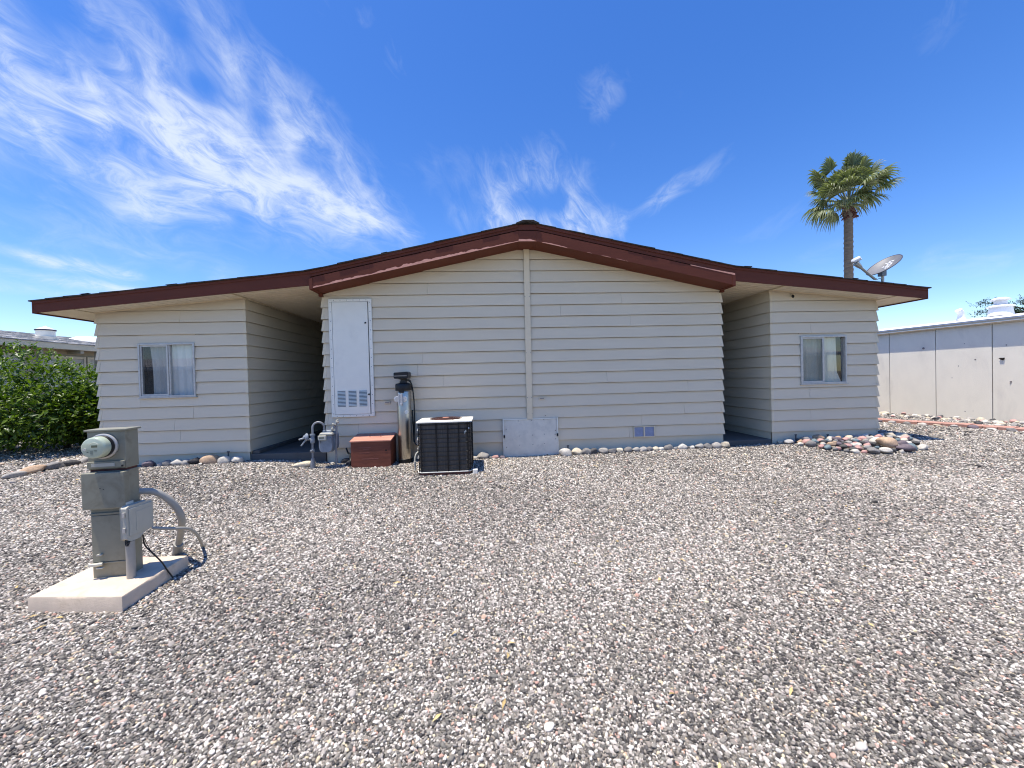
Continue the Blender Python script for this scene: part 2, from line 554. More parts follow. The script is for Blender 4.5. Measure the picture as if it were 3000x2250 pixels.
# ------------------------------------------------------------------ stones and pebbles (meshes)
def stone_mesh(name, seed, sub=3, flat=.6, facets=5, lump=.18, material=None, squash=1.0):
    rd = random.Random(seed)
    bm = bmesh.new()
    bmesh.ops.create_icosphere(bm, subdivisions=sub, radius=1.0)
    cuts = [(Vector((rd.gauss(0, 1), rd.gauss(0, 1), rd.gauss(0, .8))).normalized(), rd.uniform(.62, .9)) for _ in range(facets)]
    off = Vector((rd.uniform(-50, 50), rd.uniform(-50, 50), rd.uniform(-50, 50)))
    for v in bm.verts:
        p = v.co.copy()
        for n, d in cuts:
            k = p.dot(n) - d
            if k > 0:
                p -= n * k * .8
        p *= 1 + lump * mnoise.noise(p * 1.3 + off)
        p.z *= flat
        p.y *= squash
        v.co = p
    me = bpy.data.meshes.new(name)
    bm.to_mesh(me)
    bm.free()
    me.polygons.foreach_set('use_smooth', [True] * len(me.polygons))
    if material:
        me.materials.append(material)
    return me


STONES = [stone_mesh('river_stone', 100 + i, 3, random.uniform(.5, .72), random.randint(3, 7), .2, M['stone'], random.uniform(.62, .9)) for i in range(12)]
SLABS = [stone_mesh('ledge_stone', 300 + i, 3, random.uniform(.3, .42), 7, .28, M['stone'], random.uniform(.42, .6)) for i in range(5)]
STONE_COL = {'white': srgb(206, 198, 184), 'cream': srgb(208, 194, 168), 'grey': srgb(126, 122, 118), 'dark grey': srgb(80, 78, 77), 'black': srgb(46, 45, 48),
             'pink': srgb(196, 152, 142), 'tan': srgb(190, 160, 130), 'brown': srgb(112, 80, 70), 'teal grey': srgb(112, 128, 132), 'pale grey': srgb(164, 158, 150), 'purple grey': srgb(112, 100, 106)}


def stone(label, x, y, size, colour, group, cat='stone', z=None, rz=None, tilt=.18, mesh=None, name='river_stone', lift=.32, hs=1.0):
    me = mesh or random.choice(STONES)
    o = bpy.data.objects.new(name, me)
    s = size / 2
    o.location = (x, y, (gz(x, y) if z is None else z) + s * lift)
    o.rotation_euler = (random.uniform(-tilt, tilt), random.uniform(-tilt, tilt), random.uniform(-.5, .5) if rz is None else rz)
    o.scale = (s, s * random.uniform(.9, 1.1), s * hs)
    c = STONE_COL[colour]
    k = random.uniform(.9, 1.1)
    o.color = (c[0] * k, c[1] * k, c[2] * k, 1)
    COL.objects.link(o)
    return tag(o, label, cat, group)


# ------------------------------------------------------------------ the house
YF = 6.855            # plane of the board edges on the front
COURSE = 0.203
HOUSE = thing('house', 'beige lap-sided house with brown gable fascia and two side wings', 'house', (0.75, YF, -1.38))
PEAK = .745


def roof_z(x):
    pts = [(-7.03, 1.402), (-2.815, 1.842), (PEAK, 2.628), (4.35, 1.864), (8.0, 1.452)]
    return float(np.interp(x, [p[0] for p in pts], [p[1] for p in pts]))


def box_bottom(x):
    return float(np.interp(x, [-2.815, .595, .892, 4.348], [1.533, 2.287, 2.287, 1.522]))


def soffit_z(x):
    return 1.269 + .093 * (x + 6.46) if x < 0 else 1.527 - .097 * (x - 5.271)


def side_off(t):
    """how far a board stands out: t=0 top edge, 1 bottom edge"""
    return .003 + .025 * t


def board_front(mb, x0b, x1b, x0t, x1t, z0, z1, Y=YF):
    o0, o1 = Y - .008, Y + .020
    ov = .016
    g = .007
    ns = max(2, int((x1b - x0b) / .55) + 1)
    jz = [random.uniform(-.0022, .0022) for _ in range(ns + 1)]
    jo = [random.uniform(-.0025, .002) for _ in range(ns + 1)]
    m = 6
    vs, fs = [], []
    for i in range(ns + 1):
        u = i / ns
        xb, xt = x0b + (x1b - x0b) * u, x0t + (x1t - x0t) * u
        for o, z, t in ((o0 + jo[i], z0 + jz[i], 0), (o1 - .002, z1 - g, 1), (o1 + .015, z1 - g, 1), (o1 + .017, z1 + ov, 1), (o1 + .023, z1 + ov, 1), (o0 + jo[i] + .012, z0 + jz[i], 0)):
            vs.append((xt if t else xb, o, z))
    for i in range(ns):
        for k in range(m):
            j = (k + 1) % m
            fs.append((i * m + j, i * m + k, (i + 1) * m + k, (i + 1) * m + j))
    fs += [tuple(range(m)), tuple(ns * m + k for k in range(m - 1, -1, -1))]
    mb.add(vs, fs)


def front_wall(lines, xl, xr, left_flare, right_flare, holes, topz, breaks=None):
    """one siding board per course between xl and xr; lines are lower edges from the top down"""
    for k, z0 in enumerate(lines):
        z1 = (lines[k - 1] if k else topz)
        a0 = xl - (.022 if left_flare else 0)
        b0 = xr + (.022 if right_flare else 0)
        a1, b1 = xl, xr
        if breaks:
            a0, b0 = breaks(z0, a0, b0)
            a1, b1 = breaks(z1, a1, b1)
            if b0 - a0 < .08:
                continue
        mb = MB()
        segs = [(a0, b0, a1, b1, z0, z1)]
        for hx0, hx1, hz0, hz1 in holes:
            if hz0 < z1 and hz1 > z0:
                new = []
                for (p0, p1, q0, q1, u0, u1) in segs:
                    if hx0 > p0 and hx1 < p1:
                        new += [(p0, hx0, q0, hx0, u0, u1), (hx1, p1, hx1, q1, u0, u1)]
                        if hz1 < u1 - .004:
                            f = (hz1 - u0) / (u1 - u0)
                            o0 = YF - .008 + .028 * f
                            mb.hexa([(hx0, o0, hz1), (hx1, o0, hz1), (hx1, o0 + .01, hz1), (hx0, o0 + .01, hz1),
                                     (hx0, YF + .020, u1 + .01), (hx1, YF + .020, u1 + .01), (hx1, YF + .030, u1 + .01), (hx0, YF + .030, u1 + .01)])
                        if hz0 > u0 + .004:
                            f = (hz0 - u0) / (u1 - u0)
                            o1 = YF - .008 + .028 * f
                            mb.hexa([(hx0, YF - .008, u0), (hx1, YF - .008, u0), (hx1, YF + .005, u0), (hx0, YF + .005, u0),
                                     (hx0, o1, hz0), (hx1, o1, hz0), (hx1, o1 + .01, hz0), (hx0, o1 + .01, hz0)])
                    else:
                        new.append((p0, p1, q0, q1, u0, u1))
                segs = new
        cutup = []
        for (p0, p1, q0, q1, u0, u1) in segs:
            if p1 - p0 > 1.7 and q1 - q0 > 1.7 and random.random() < .5:
                xm = random.uniform(max(p0, q0) + .5, min(p1, q1) - .5)
                cutup += [(p0, xm - .0015, q0, xm - .0015, u0, u1), (xm + .0015, p1, xm + .0015, q1, u0, u1)]
            else:
                cutup.append((p0, p1, q0, q1, u0, u1))
        if len(cutup) > len(segs):
            for sg in cutup:
                pm = MB()
                board_front(pm, *sg)
                part('siding_board', pm, M['siding'], HOUSE)
            segs = []
        for (p0, p1, q0, q1, u0, u1) in segs:
            if len(segs) > 1 and not mb.v:
                pm = MB()
                board_front(pm, p0, p1, q0, q1, u0, u1)
                part('siding_board', pm, M['siding'], HOUSE)
            else:
                board_front(mb, p0, p1, q0, q1, u0, u1)
        if mb.v:
            part('siding_board', mb, M['siding'], HOUSE)


def side_wall(lines, x, s, y0, y1, topz):
    """boards on a wall facing s*X"""
    for k, z0 in enumerate(lines):
        z1 = (lines[k - 1] if k else topz)
        ob, ot = x + s * .022, x + s * .003
        ib, it = ob - s * .013, ot - s * .008
        mb = MB()
        g = .010
        prof = [(ob, z0, -.004), (ot, z1 - g, .02), (ot - s * .014, z1 - g, .02), (ot - s * .015, z1 + .014, .02), (ot - s * .02, z1 + .014, .02), (ib, z0, 0)]
        n = len(prof)
        vs = [(o, y0 + dy, z) for o, z, dy in prof] + [(o, y1, z) for o, z, dy in prof]
        mb.add(vs, [tuple(range(n)), tuple(range(2 * n - 1, n - 1, -1))] + [((i + 1) % n, i, i + n, (i + 1) % n + n) for i in range(n)])
        part('siding_board', mb, M['siding'], HOUSE)


def corner_caps(lines, x, s, topz):
    """pressed metal corner piece on each course; s = outward side of the corner"""
    for k, z0 in enumerate(lines):
        z1 = (lines[k - 1] if k else topz) - .004
        z0c = z0 - .003
        xb, xt = x + s * .025, x + s * .004
        yb, yt = YF - .0115, YF + .0165
        mb = MB()
        # front flange
        fw_ = .05
        a = [(xb - s * fw_, yb, z0c), (xb, yb, z0c), (xb, yb + .003, z0c), (xb - s * fw_, yb + .003, z0c),
             (xt - s * fw_, yt, z1), (xt, yt, z1), (xt, yt + .003, z1), (xt - s * fw_, yt + .003, z1)]
        mb.hexa(a)
        # side flange
        mb.hexa([(xb, yb, z0c), (xb, yb + .06, z0c), (xb - s * .002, yb + .06, z0c), (xb - s * .002, yb + .003, z0c),
                 (xt, yt, z1), (xt, yt + .06, z1), (xt - s * .002, yt + .06, z1), (xt - s * .002, yt + .003, z1)])
        part('corner_cap', mb, M['trim'], HOUSE)


def build_house():
    YB = 17.0
    C_lines = [2.1206, 1.9176, 1.7146] + [1.5116 - COURSE * k for k in range(14)]
    L_lines = [1.294 - 0.2025 + .0 - .2025 * j for j in range(-1, 12)]
    L_lines = [z for z in L_lines if z > -1.2]
    R_lines = [1.322 - .2040 * j for j in range(13)]
    LWIN = (-5.819, -4.917, -.163, .742)
    RWIN = (5.879, 6.792, -.244, .656)
    DOOR = (-2.69, -1.963, -.594, 1.446)
    # ---- inner cores (dark backing that the boards hang on)
    core = MB()
    core.box(-6.455, -4.105, 7.02, YB, -1.5, 1.2)
    core.box(-2.785, 4.34, 6.908, YB, -1.5, 1.46)
    core.box(5.33, 7.41, 7.02, YB, -1.5, 1.2)
    core.box(-4.105, -2.785, 15.9, 16.0, -1.5, 1.5)
    core.box(4.34, 5.33, 15.9, 16.0, -1.5, 1.5)
    # gable triangle behind the boards
    core.prism([(-2.785, 1.46), (4.34, 1.46), (4.34, 1.70), (.745, 2.45), (-2.785, 1.70)], 6.908, 7.2)
    for xl, xr, w in ((-6.455, -4.105, LWIN), (5.33, 7.41, RWIN)):
        core.box(xl, w[0] - .002, 6.908, 7.02, -1.5, 1.2)
        core.box(w[1] + .002, xr, 6.908, 7.02, -1.5, 1.2)
        core.box(w[0] - .002, w[1] + .002, 6.908, 7.02, -1.5, w[2])
        core.box(w[0] - .002, w[1] + .002, 6.908, 7.02, w[3], 1.2)
    core.prism([(-6.455, 1.2), (-4.105, 1.2), (-4.105, 1.47), (-6.455, 1.25)], 6.908, YB)
    core.prism([(5.33, 1.2), (7.41, 1.2), (7.41, 1.30), (5.33, 1.50)], 6.908, YB)
    part('wall_core', core, M['dark'], HOUSE)

    # ---- front boards
    def gab(z, a, b):
        lim = 1.533
        if z < lim - .02:
            return a, b
        t = (z - .06 - 1.533) / (2.287 - 1.533)
        xa = -2.815 + max(0, t) * 3.41
        xb = 4.348 - max(0, t) * 3.456
        return max(a, xa), min(b, xb)
    bl, br = .703, .806
    front_wall(C_lines, -2.80, bl + .01, True, False, [DOOR], 2.31, gab)
    front_wall([z for z in C_lines if z > -.73], br - .01, 4.357, False, True, [], 2.31, gab)
    low = [z for z in C_lines if z < -.73]
    # courses beside the access panel
    front_wall(low, 1.24, 4.357, False, True, [], [z for z in C_lines if z > -.73][-1])
    front_wall(L_lines, -6.47, -4.088, True, True, [LWIN], 1.48, lambda z, a, b: (max(a, -6.5 if z < 1.3 else -6.47 + (z - 1.27) / .093), b))
    front_wall(R_lines, 5.313, 7.427, True, True, [RWIN], 1.53, lambda z, a, b: (a, min(b, 7.46 if z < 1.33 else 7.427 - (z - 1.318) / .097)))
    side_wall(L_lines, -4.088, 1, YF + .004, 15.9, 1.47)
    side_wall(L_lines, -6.47, -1, YF + .004, 9.0, 1.25)
    side_wall([z for z in C_lines if z < 1.6], -2.80, -1, YF + .004, 15.9, 1.60)
    side_wall([z for z in C_lines if z < 1.6], 4.357, 1, YF + .004, 15.9, 1.60)
    side_wall(R_lines, 5.313, -1, YF + .004, 15.9, 1.52)
    side_wall(R_lines, 7.427, 1, YF + .004, 9.0, 1.30)
    corner_caps([z for z in L_lines if z < 1.3], -4.088, 1, 1.46)
    corner_caps([z for z in L_lines if z < 1.25], -6.47, -1, 1.262)
    corner_caps([z for z in C_lines if z < 1.5], -2.80, -1, 1.51)
    corner_caps([z for z in C_lines if z < 1.5], 4.357, 1, 1.51)
    corner_caps(R_lines, 5.313, -1, 1.515)
    corner_caps([z for z in R_lines if z < 1.3], 7.427, 1, 1.318)
    # ---- plain skirting under the lowest boards
    for a, b, z in ((-6.47, -4.088, L_lines[-1]), (-2.80, .27, C_lines[-1]), (1.24, 4.357, C_lines[-1]), (5.313, 7.427, R_lines[-1])):
        mb = MB()
        mb.box(a, b, 6.874, 6.893, -1.55, z + .02)
        part('skirting_board', mb, M['siding'], HOUSE)
    for x, s, z in ((-4.088, 1, L_lines[-1]), (-6.47, -1, L_lines[-1]), (-2.80, -1, C_lines[-1]), (4.357, 1, C_lines[-1]), (5.313, -1, R_lines[-1]), (7.427, 1, R_lines[-1])):
        mb = MB()
        mb.box(min(x, x - s * .015), max(x, x - s * .015), 6.868, 15.9, -1.55, z + .02)
        part('skirting_board', mb, M['siding'], HOUSE)
    # ---- batten over the centre joint
    mb = MB()
    mb.hexa([(bl - .006, 6.826, -.735), (br - .006, 6.826, -.735), (br - .006, 6.868, -.735), (bl - .006, 6.868, -.735),
             (bl + .006, 6.826, 2.30), (br + .006, 6.826, 2.30), (br + .006, 6.868, 2.30), (bl + .006, 6.868, 2.30)])
    bt = part('batten', mb, M['trim'], HOUSE, bevel=.004)
    sc = MB()
    for z in (1.45, .45, -.35, -.64):
        for x in (bl + .012, br - .014):
            sc.lathe((x, 6.826, z), [(.006, 0), (.005, .003), (0, .004)], (0, -1, 0), 8)
    part('screw', sc, M['rivet'], bt)

    # ---- roof
    deck = MB()
    xs = [-7.0, -2.815, .745, 4.35, 7.975]
    top = [(x, roof_z(x) - .022) for x in xs]
    bot = [(x, z - .035) for x, z in top][::-1]
    deck.prism(top + bot, 6.475, 19.0)
    rf = part('roof', deck, M['dark'], HOUSE)
    sh = MB()
    for xa, xb, zf in ((-7.04, PEAK, 1), (8.015, PEAK, -1)):
        n = 30
        for i in range(n):
            xl = xa + (xb - xa) * i / n
            xr = xa + (xb - xa) * (i + 1.08) / n
            y0 = 6.425 + random.uniform(-.012, .012)
            zl, zr = roof_z(xl), roof_z(xr if zf > 0 and xr < PEAK or zf < 0 and xr > PEAK else PEAK)
            xr = xr if zf > 0 and xr < PEAK or zf < 0 and xr > PEAK else PEAK
            j = random.choice((-.004, -.003, -.002, -.002, 0, 0, .003))
            p = [(xl, zl - .022), (xr, zr - .024), (xr, zr - .006), (xl, zl - .001 + j)]
            sh.prism(p, y0, 19.0)
    part('shingle_course', sh, M['shingle'], rf, kind='stuff')
    cap = MB()
    cap.prism([(PEAK - .19, roof_z(PEAK - .19) + .004), (PEAK - .07, 2.637), (PEAK + .1, 2.637), (PEAK + .2, roof_z(PEAK + .2) + .004), (PEAK + .2, roof_z(PEAK + .2) - .014), (PEAK + .05, 2.61), (PEAK - .05, 2.61), (PEAK - .19, roof_z(PEAK - .19) - .014)], 6.41, 19.0)
    part('ridge_cap', cap, M['shingle'], rf)
    tabs = MB()
    for x, w in ((4.62, .10), (-4.9, .12), (-6.2, .09), (6.6, .07), (-1.6, .07)):
        tabs.prism([(x - w, roof_z(x - w) + .006), (x + w * .4, roof_z(x + w * .4) + .006), (x + w * .4, roof_z(x) + .014), (x - w, roof_z(x - w) + .010)], 6.43, 6.62)
    part('lifted_shingle', tabs, M['shingle'], rf)

    # ---- fascia boards
    def strip(xs_, topf, botf, y0, y1, name, m=M['fascia'], bevel=.003):
        mb = MB()
        mb.prism([(x, botf(x)) for x in xs_] + [(x, topf(x)) for x in xs_[::-1]], y0, y1)
        return part(name, mb, m, HOUSE)
    # wings: deep fascia down to the soffit
    strip([-7.0, -2.817], lambda x: roof_z(x) - .02, lambda x: soffit_z(x) - .012, 6.458, 6.482, 'fascia_board')
    strip([4.35, 7.975], lambda x: roof_z(x) - .02, lambda x: soffit_z(x) - .012, 6.458, 6.482, 'fascia_board')
    # upper board over the gable: two slopes and the short flat piece at the peak
    strip([-2.815, .590], lambda x: roof_z(x) - .02, lambda x: box_bottom(x) + .200, 6.460, 6.482, 'fascia_board')
    strip([.592, .893], lambda x: min(roof_z(x) - .02, 2.60), lambda x: 2.487, 6.459, 6.482, 'fascia_board')
    strip([.895, 4.349], lambda x: roof_z(x) - .02, lambda x: box_bottom(x) + .200, 6.460, 6.482, 'fascia_board')
    # thin drip strip under the shingles
    strip([-7.0, -2.815], lambda x: roof_z(x) - .021, lambda x: roof_z(x) - .062, 6.446, 6.457, 'drip_strip')
    strip([-2.813, .585], lambda x: roof_z(x) - .021, lambda x: roof_z(x) - .066, 6.443, 6.453, 'drip_strip')
    strip([.9, 4.348], lambda x: roof_z(x) - .021, lambda x: roof_z(x) - .066, 6.443, 6.453, 'drip_strip')
    strip([4.35, 7.975], lambda x: roof_z(x) - .021, lambda x: roof_z(x) - .062, 6.446, 6.457, 'drip_strip')
    # lower boxed beam under the gable, from its face back to the wall
    for xs_ in ([-2.815, .592], [.594, .890], [.892, 4.348]):
        strip(xs_, lambda x: box_bottom(x) + .176, box_bottom, 6.434, 6.874, 'gable_beam')
    for xa, xb in ((-2.822, -2.768), (4.300, 4.354)):
        mb = MB()
        mb.prism([(xa, box_bottom(xa) - .012), (xb, box_bottom(xb) - .012), (xb, box_bottom(xb) + .168), (xa, box_bottom(xa) + .168)], 6.428, 6.80)
        part('beam_end_board', mb, M['fascia'], HOUSE)
    for xa, xb in ((-2.835, -2.775), (4.325, 4.385)):
        mb = MB()
        mb.box(xa, xb, 6.80, 6.862, 1.487, 1.535)
        part('corner_block', mb, M['fascia'], HOUSE)
    # peeled paint along the lower arris: bare pink wood standing where the paint has gone
    def peel(x0, x1, hfun, y=6.4325, n=90, base=box_bottom):
        mb = MB()
        for i in range(n):
            a = x0 + (x1 - x0) * i / n
            b = x0 + (x1 - x0) * (i + 1) / n
            ha, hb = hfun(a), hfun(b)
            if ha < .003 and hb < .003:
                continue
            mb.hexa([(a, y - .0, base(a) + .001), (b, y, base(b) + .001), (b, y + .004, base(b) + .001), (a, y + .004, base(a) + .001),
                     (a, y, base(a) + ha + .0012), (b, y, base(b) + hb + .0012), (b, y + .004, base(b) + hb + .0012), (a, y + .004, base(a) + ha + .0012)])
        part('peeled_patch', mb, M['peel'], HOUSE)
    nz = lambda x, s=1.0, o=0.0: mnoise.noise(Vector((x * s + o, o * 3.1, 0)))
    env = lambda x: float(np.interp(x, [-2.77, -2.6, -2.4, -2.1, -1.85, -1.6, -1.2, -.9, -.6, -.2, .1, .35, .58], [.02, .016, .035, .03, .016, .035, .04, .046, .036, .034, .018, .014, .010]))
    peel(-2.765, .592, lambda x: max(.002, env(x) * (1 + .5 * nz(x, 9) + .3 * nz(x, 31, 4))), n=240)
    peel(.593, .90, lambda x: max(.002, .034 * (1 + .35 * nz(x, 14, 2)) * float(np.interp(x, [.593, .80, .9], [1, 1, 0]))), y=6.432, n=40, base=lambda x: 2.287)
    peel(.98, 1.42, lambda x: .018 * max(0.0, math.sin(max(0, (x - .98)) / .44 * math.pi)) ** .6 * (1 + .4 * nz(x, 22, 6)), n=60)
    peel(1.75, 2.45, lambda x: max(0, .009 * (nz(x, 7, 8) + .25)), n=60)
    # pale bare strip on the top edge of the beam near its right end
    peel(3.55, 4.347, lambda x: .012 + .02 * max(0, (x - 3.55) / .8) ** 2 * (1 + .3 * nz(x, 15)), y=6.4315, n=60, base=lambda x: box_bottom(x) + .172)
    # eave boards along both outer edges
    for xa, xb in ((-7.012, -6.99), (7.966, 7.988)):
        mb = MB()
        mb.prism([(xa, soffit_z((xa + xb) / 2) - .02), (xb, soffit_z((xa + xb) / 2) - .02), (xb, roof_z(xb) - .03), (xa, roof_z(xa) - .03)], 6.456, 19.0)
        part('eave_board', mb, M['fascia'], HOUSE)
    # ---- soffits
    def slope_panel(x0, x1, y0, y1, dz=0.0, name='soffit_panel', th=.008):
        mb = MB()
        mb.hexa([(x0, y0, soffit_z(x0) + dz), (x1, y0, soffit_z(x1) + dz), (x1, y1, soffit_z(x1) + dz), (x0, y1, soffit_z(x0) + dz),
                 (x0, y0, soffit_z(x0) + dz + th), (x1, y0, soffit_z(x1) + dz + th), (x1, y1, soffit_z(x1) + dz + th), (x0, y1, soffit_z(x0) + dz + th)])
        part(name, mb, M['soffit'], HOUSE)
    for xa, xb, n in ((-6.47, -4.10, 16), (5.33, 7.43, 14)):
        for i in range(n):
            a, b = xa + (xb - xa) * i / n, xa + (xb - xa) * (i + 1) / n
            mb = MB()
            for y0, y1, d0, d1 in ((6.484, 6.868, 0, 0),):
                za, zb = soffit_z(a), soffit_z(b)
                mb.hexa([(a + .016, y0, za), (b, y0, zb), (b, y1, zb), (a + .016, y1, za), (a + .016, y0, za + .022), (b, y0, zb + .022), (b, y1, zb + .022), (a + .016, y1, za + .022)])
                mb.hexa([(a - .004, y0, za + .023), (a + .02, y0, za + .023), (a + .02, y1, za + .023), (a - .004, y1, za + .023), (a - .004, y0, za + .03), (a + .02, y0, za + .03), (a + .02, y1, za + .03), (a - .004, y1, za + .03)])
            part('soffit_panel', mb, M['soffit'], HOUSE)
        # moulding where the soffit meets the wall
        mb = MB()
        mb.prism([(xa, soffit_z(xa) - .016), (xb, soffit_z(xb) - .016), (xb, soffit_z(xb) + .004), (xa, soffit_z(xa) + .004)], 6.828, 6.846)
        part('soffit_trim', mb, M['trim'], HOUSE)
    slope_panel(-6.985, -6.485, 6.484, 19.0)
    slope_panel(7.44, 7.964, 6.484, 19.0)
    for xa, xb in ((-4.06, -2.80), (4.36, 5.29)):
        za, zb = soffit_z(xa), soffit_z(xb)
        bk = MB()
        bk.hexa([(xa, 6.484, za + .036), (xb, 6.484, zb + .036), (xb, 15.8, zb + .036), (xa, 15.8, za + .036), (xa, 6.484, za + .044), (xb, 6.484, zb + .044), (xb, 15.8, zb + .044), (xa, 15.8, za + .044)])
        part('soffit_backing', bk, M['soffit'], HOUSE)
        y = 6.484
        while y < 15.6:
            w = .088
            mb = MB()
            mb.hexa([(xa, y, za + .004), (xb, y, zb + .004), (xb, y + w, zb), (xa, y + w, za), (xa, y, za + .034), (xb, y, zb + .034), (xb, y + w, zb + .034), (xa, y + w, za + .034)])
            part('soffit_panel', mb, M['soffit'], HOUSE)
            y += .122
    for x in (-4.075, 5.30):
        mb = MB()
        mb.box(x - .014, x + .014, 6.484, 15.8, soffit_z(x) - .018, soffit_z(x) + .012)
        part('soffit_trim', mb, M['trim'], HOUSE)
    for xa, s in ((-6.478, 1), (7.434, 1)):
        mb = MB()
        mb.box(xa - .006, xa + .006, 6.484, 6.85, soffit_z(xa) - .008, soffit_z(xa) + .012)
        part('soffit_trim', mb, M['trim'], HOUSE)

    # ---- windows
    def window(x0, x1, z0, z1, xm, cur, gaps, side):
        fr = MB()
        ya, yb = 6.836, 6.92
        w = .028
        fr.box(x0, x0 + w, ya, yb, z0, z1)
        fr.box(x1 - w, x1, ya, yb, z0, z1)
        fr.box(x0 + w, x1 - w, ya, yb, z0, z0 + w)
        fr.box(x0 + w, x1 - w, ya, yb, z1 - w, z1)
        wn = part('window', fr, M['alum'], HOUSE, bevel=.003)
        sl = MB()
        sl.box(x0 - .012, x1 + .014, 6.828, 6.87, z0 - .016, z0 - .001)
        part('sill', sl, M['alum'], wn)
        # sliding sash on the left with its own rails
        sa = MB()
        a, b, c, d = x0 + w, xm + .018, z0 + w, z1 - w
        t = .026
        sa.box(a, a + t, 6.850, 6.872, c, d)
        sa.box(b - t, b, 6.850, 6.872, c, d)
        sa.box(a + t, b - t, 6.850, 6.872, c, c + t)
        sa.box(a + t, b - t, 6.850, 6.872, d - t, d)
        part('sash', sa, M['alum'], wn, bevel=.002)
        mu = MB()
        mu.box(xm + .020, xm + .042, 6.862, 6.9, c, d)
        part('mullion', mu, M['alum'], wn, bevel=.002)
        p1 = MB()
        p1.add([(a + t, 6.864, c + t), (b - t, 6.864, c + t), (b - t, 6.864, d - t), (a + t, 6.864, d - t)], [(0, 1, 2, 3)])
        part('pane', p1, M['glass'], wn)
        p2 = MB()
        p2.add([(xm + .042, 6.886, c), (x1 - w, 6.886, c), (x1 - w, 6.886, d), (xm + .042, 6.886, d)], [(0, 1, 2, 3)])
        part('pane', p2, M['glass'], wn)
        sc = MB()
        sc.add([(a + t, 6.856, c + t), (b - t, 6.856, c + t), (b - t, 6.856, d - t), (a + t, 6.856, d - t)], [(0, 1, 2, 3)])
        part('insect_screen', sc, M['screen'], wn)
        # curtain with soft folds and one uneven edge
        cu = MB()
        nx, nzz = 40, 14
        vs, fs = [], []
        for j in range(nzz + 1):
            v = j / nzz
            z = c + (d - c) * v
            le, re = gaps(v)
            xl_, xr_ = x0 + w + le, x1 - w - re
            for i in range(nx + 1):
                u = i / nx
                x = xl_ + (xr_ - xl_) * u
                vs.append((x, 6.925 + .012 * math.sin(u * 26 + .6 * math.sin(v * 3)) * (.5 + .5 * (1 - v)) + .006 * math.sin(u * 61), z))
        for j in range(nzz):
            for i in range(nx):
                k = j * (nx + 1) + i
                fs.append((k, k + 1, k + nx + 2, k + nx + 1))
        cu.add(vs, fs)
        part('curtain', cu, cur, wn, smooth=True)
    window(*LWIN, -5.369, M['curtain'], lambda v: (.10 + .035 * (1 - v) + .015 * math.sin(v * 3), .0), -1)
    window(*RWIN, 6.325, M['curtain2'], lambda v: (.0, .085 + .03 * v - (.075 * max(0, 1 - v / .22) if v < .22 else 0)), 1)

    # ---- white utility door with louvres
    dr = MB()
    x0, x1, z0, z1 = DOOR
    w = .055
    ya, yb = 6.832, 6.872
    dr.box(x0, x0 + w, ya, yb, z0, z1)
    dr.box(x1 - w, x1, ya, yb, z0, z1)
    dr.box(x0 + w, x1 - w, ya, yb, z0, z0 + .042)
    dr.box(x0 + w, x1 - w, ya, yb, z1 - .048, z1)
    ud = part('utility_door', dr, M['white_metal'], HOUSE, bevel=.003)
    pn = MB()
    pn.box(x0 + w + .006, x1 - w - .014, 6.827, 6.862, z0 + .046, z1 - .053)
    part('door_panel', pn, M['white_metal'], ud, bevel=.004)
    bk = MB()
    bk.box(x0 + .01, x1 - .01, 6.868, 6.88, z0 + .01, z1 - .01)
    part('door_backing', bk, M['dark'], ud)
    for xa in (-2.58, -2.395, -2.215):
        lv = MB()
        for i in range(12):
            z = -.405 + i * .0235
            lv.hexa([(xa, 6.816, z), (xa + .135, 6.816, z), (xa + .135, 6.8268, z), (xa, 6.8268, z), (xa, 6.8255, z + .013), (xa + .135, 6.8255, z + .013), (xa + .135, 6.8268, z + .013), (xa, 6.8268, z + .013)])
        part('louvre', lv, M['white_metal'], ud)
        sl = MB()
        for i in range(12):
            z = -.405 + i * .0235
            sl.box(xa + .002, xa + .133, 6.8255, 6.8268, z - .009, z - .0005)
        part('louvre_slot', sl, M['dark'], ud)
    for x, z in ((-2.07, 1.03), (-2.045, -.21)):
        lt = MB()
        lt.lathe((x, 6.827, z), [(.015, 0), (.015, .006), (.010, .011), (0, .012)], (0, -1, 0), 12)
        lt.box(x - .022, x - .006, 6.822, 6.827, z - .012, z + .004)
        part('lock', lt, M['blacks'], ud)
    rv = MB()
    for i in range(13):
        z = z0 + .06 + (z1 - z0 - .12) * i / 12
        for x in (x0 + .03, x1 - .028):
            rv.lathe((x, 6.832, z), [(.006, 0), (.005, .003), (0, .004)], (0, -1, 0), 8)
    for i in range(6):
        x = x0 + .09 + (x1 - x0 - .18) * i / 5
        for z in (z0 + .018, z1 - .02):
            rv.lathe((x, 6.832, z), [(.006, 0), (.005, .003), (0, .004)], (0, -1, 0), 8)
    part('rivet', rv, M['rivet'], ud)

    # ---- metal access panel over the crawl space
    ap = MB()
    px0, px1 = .283, 1.232
    nx = 24
    vs, fs = [], []
    for j, (z, yy) in enumerate(((-1.50, 6.80), (-1.1, 6.815), (-.742, 6.838))):
        for i in range(nx + 1):
            x = px0 + (px1 - px0) * i / nx
            vs.append((x, yy + .004 * math.sin(i * .6 + j), z))
    for j in range(2):
        for i in range(nx):
            k = j * (nx + 1) + i
            fs.append((k, k + 1, k + nx + 2, k + nx + 1))
    ap.add(vs, fs)
    ap.box(px0, px1, 6.85, 6.875, -1.5, -.742)
    pan = part('access_panel', ap, M['galv'], HOUSE, smooth=True)
    fr = MB()
    fr.box(px0 - .022, px0 - .002, 6.812, 6.866, -1.5, -.715)
    fr.box(px1 + .002, px1 + .02, 6.812, 6.866, -1.5, -.715)
    fr.box(px0 - .002, px1 + .002, 6.828, 6.866, -.739, -.722)
    part('panel_frame', fr, M['white_metal'], pan)
    sc = MB()
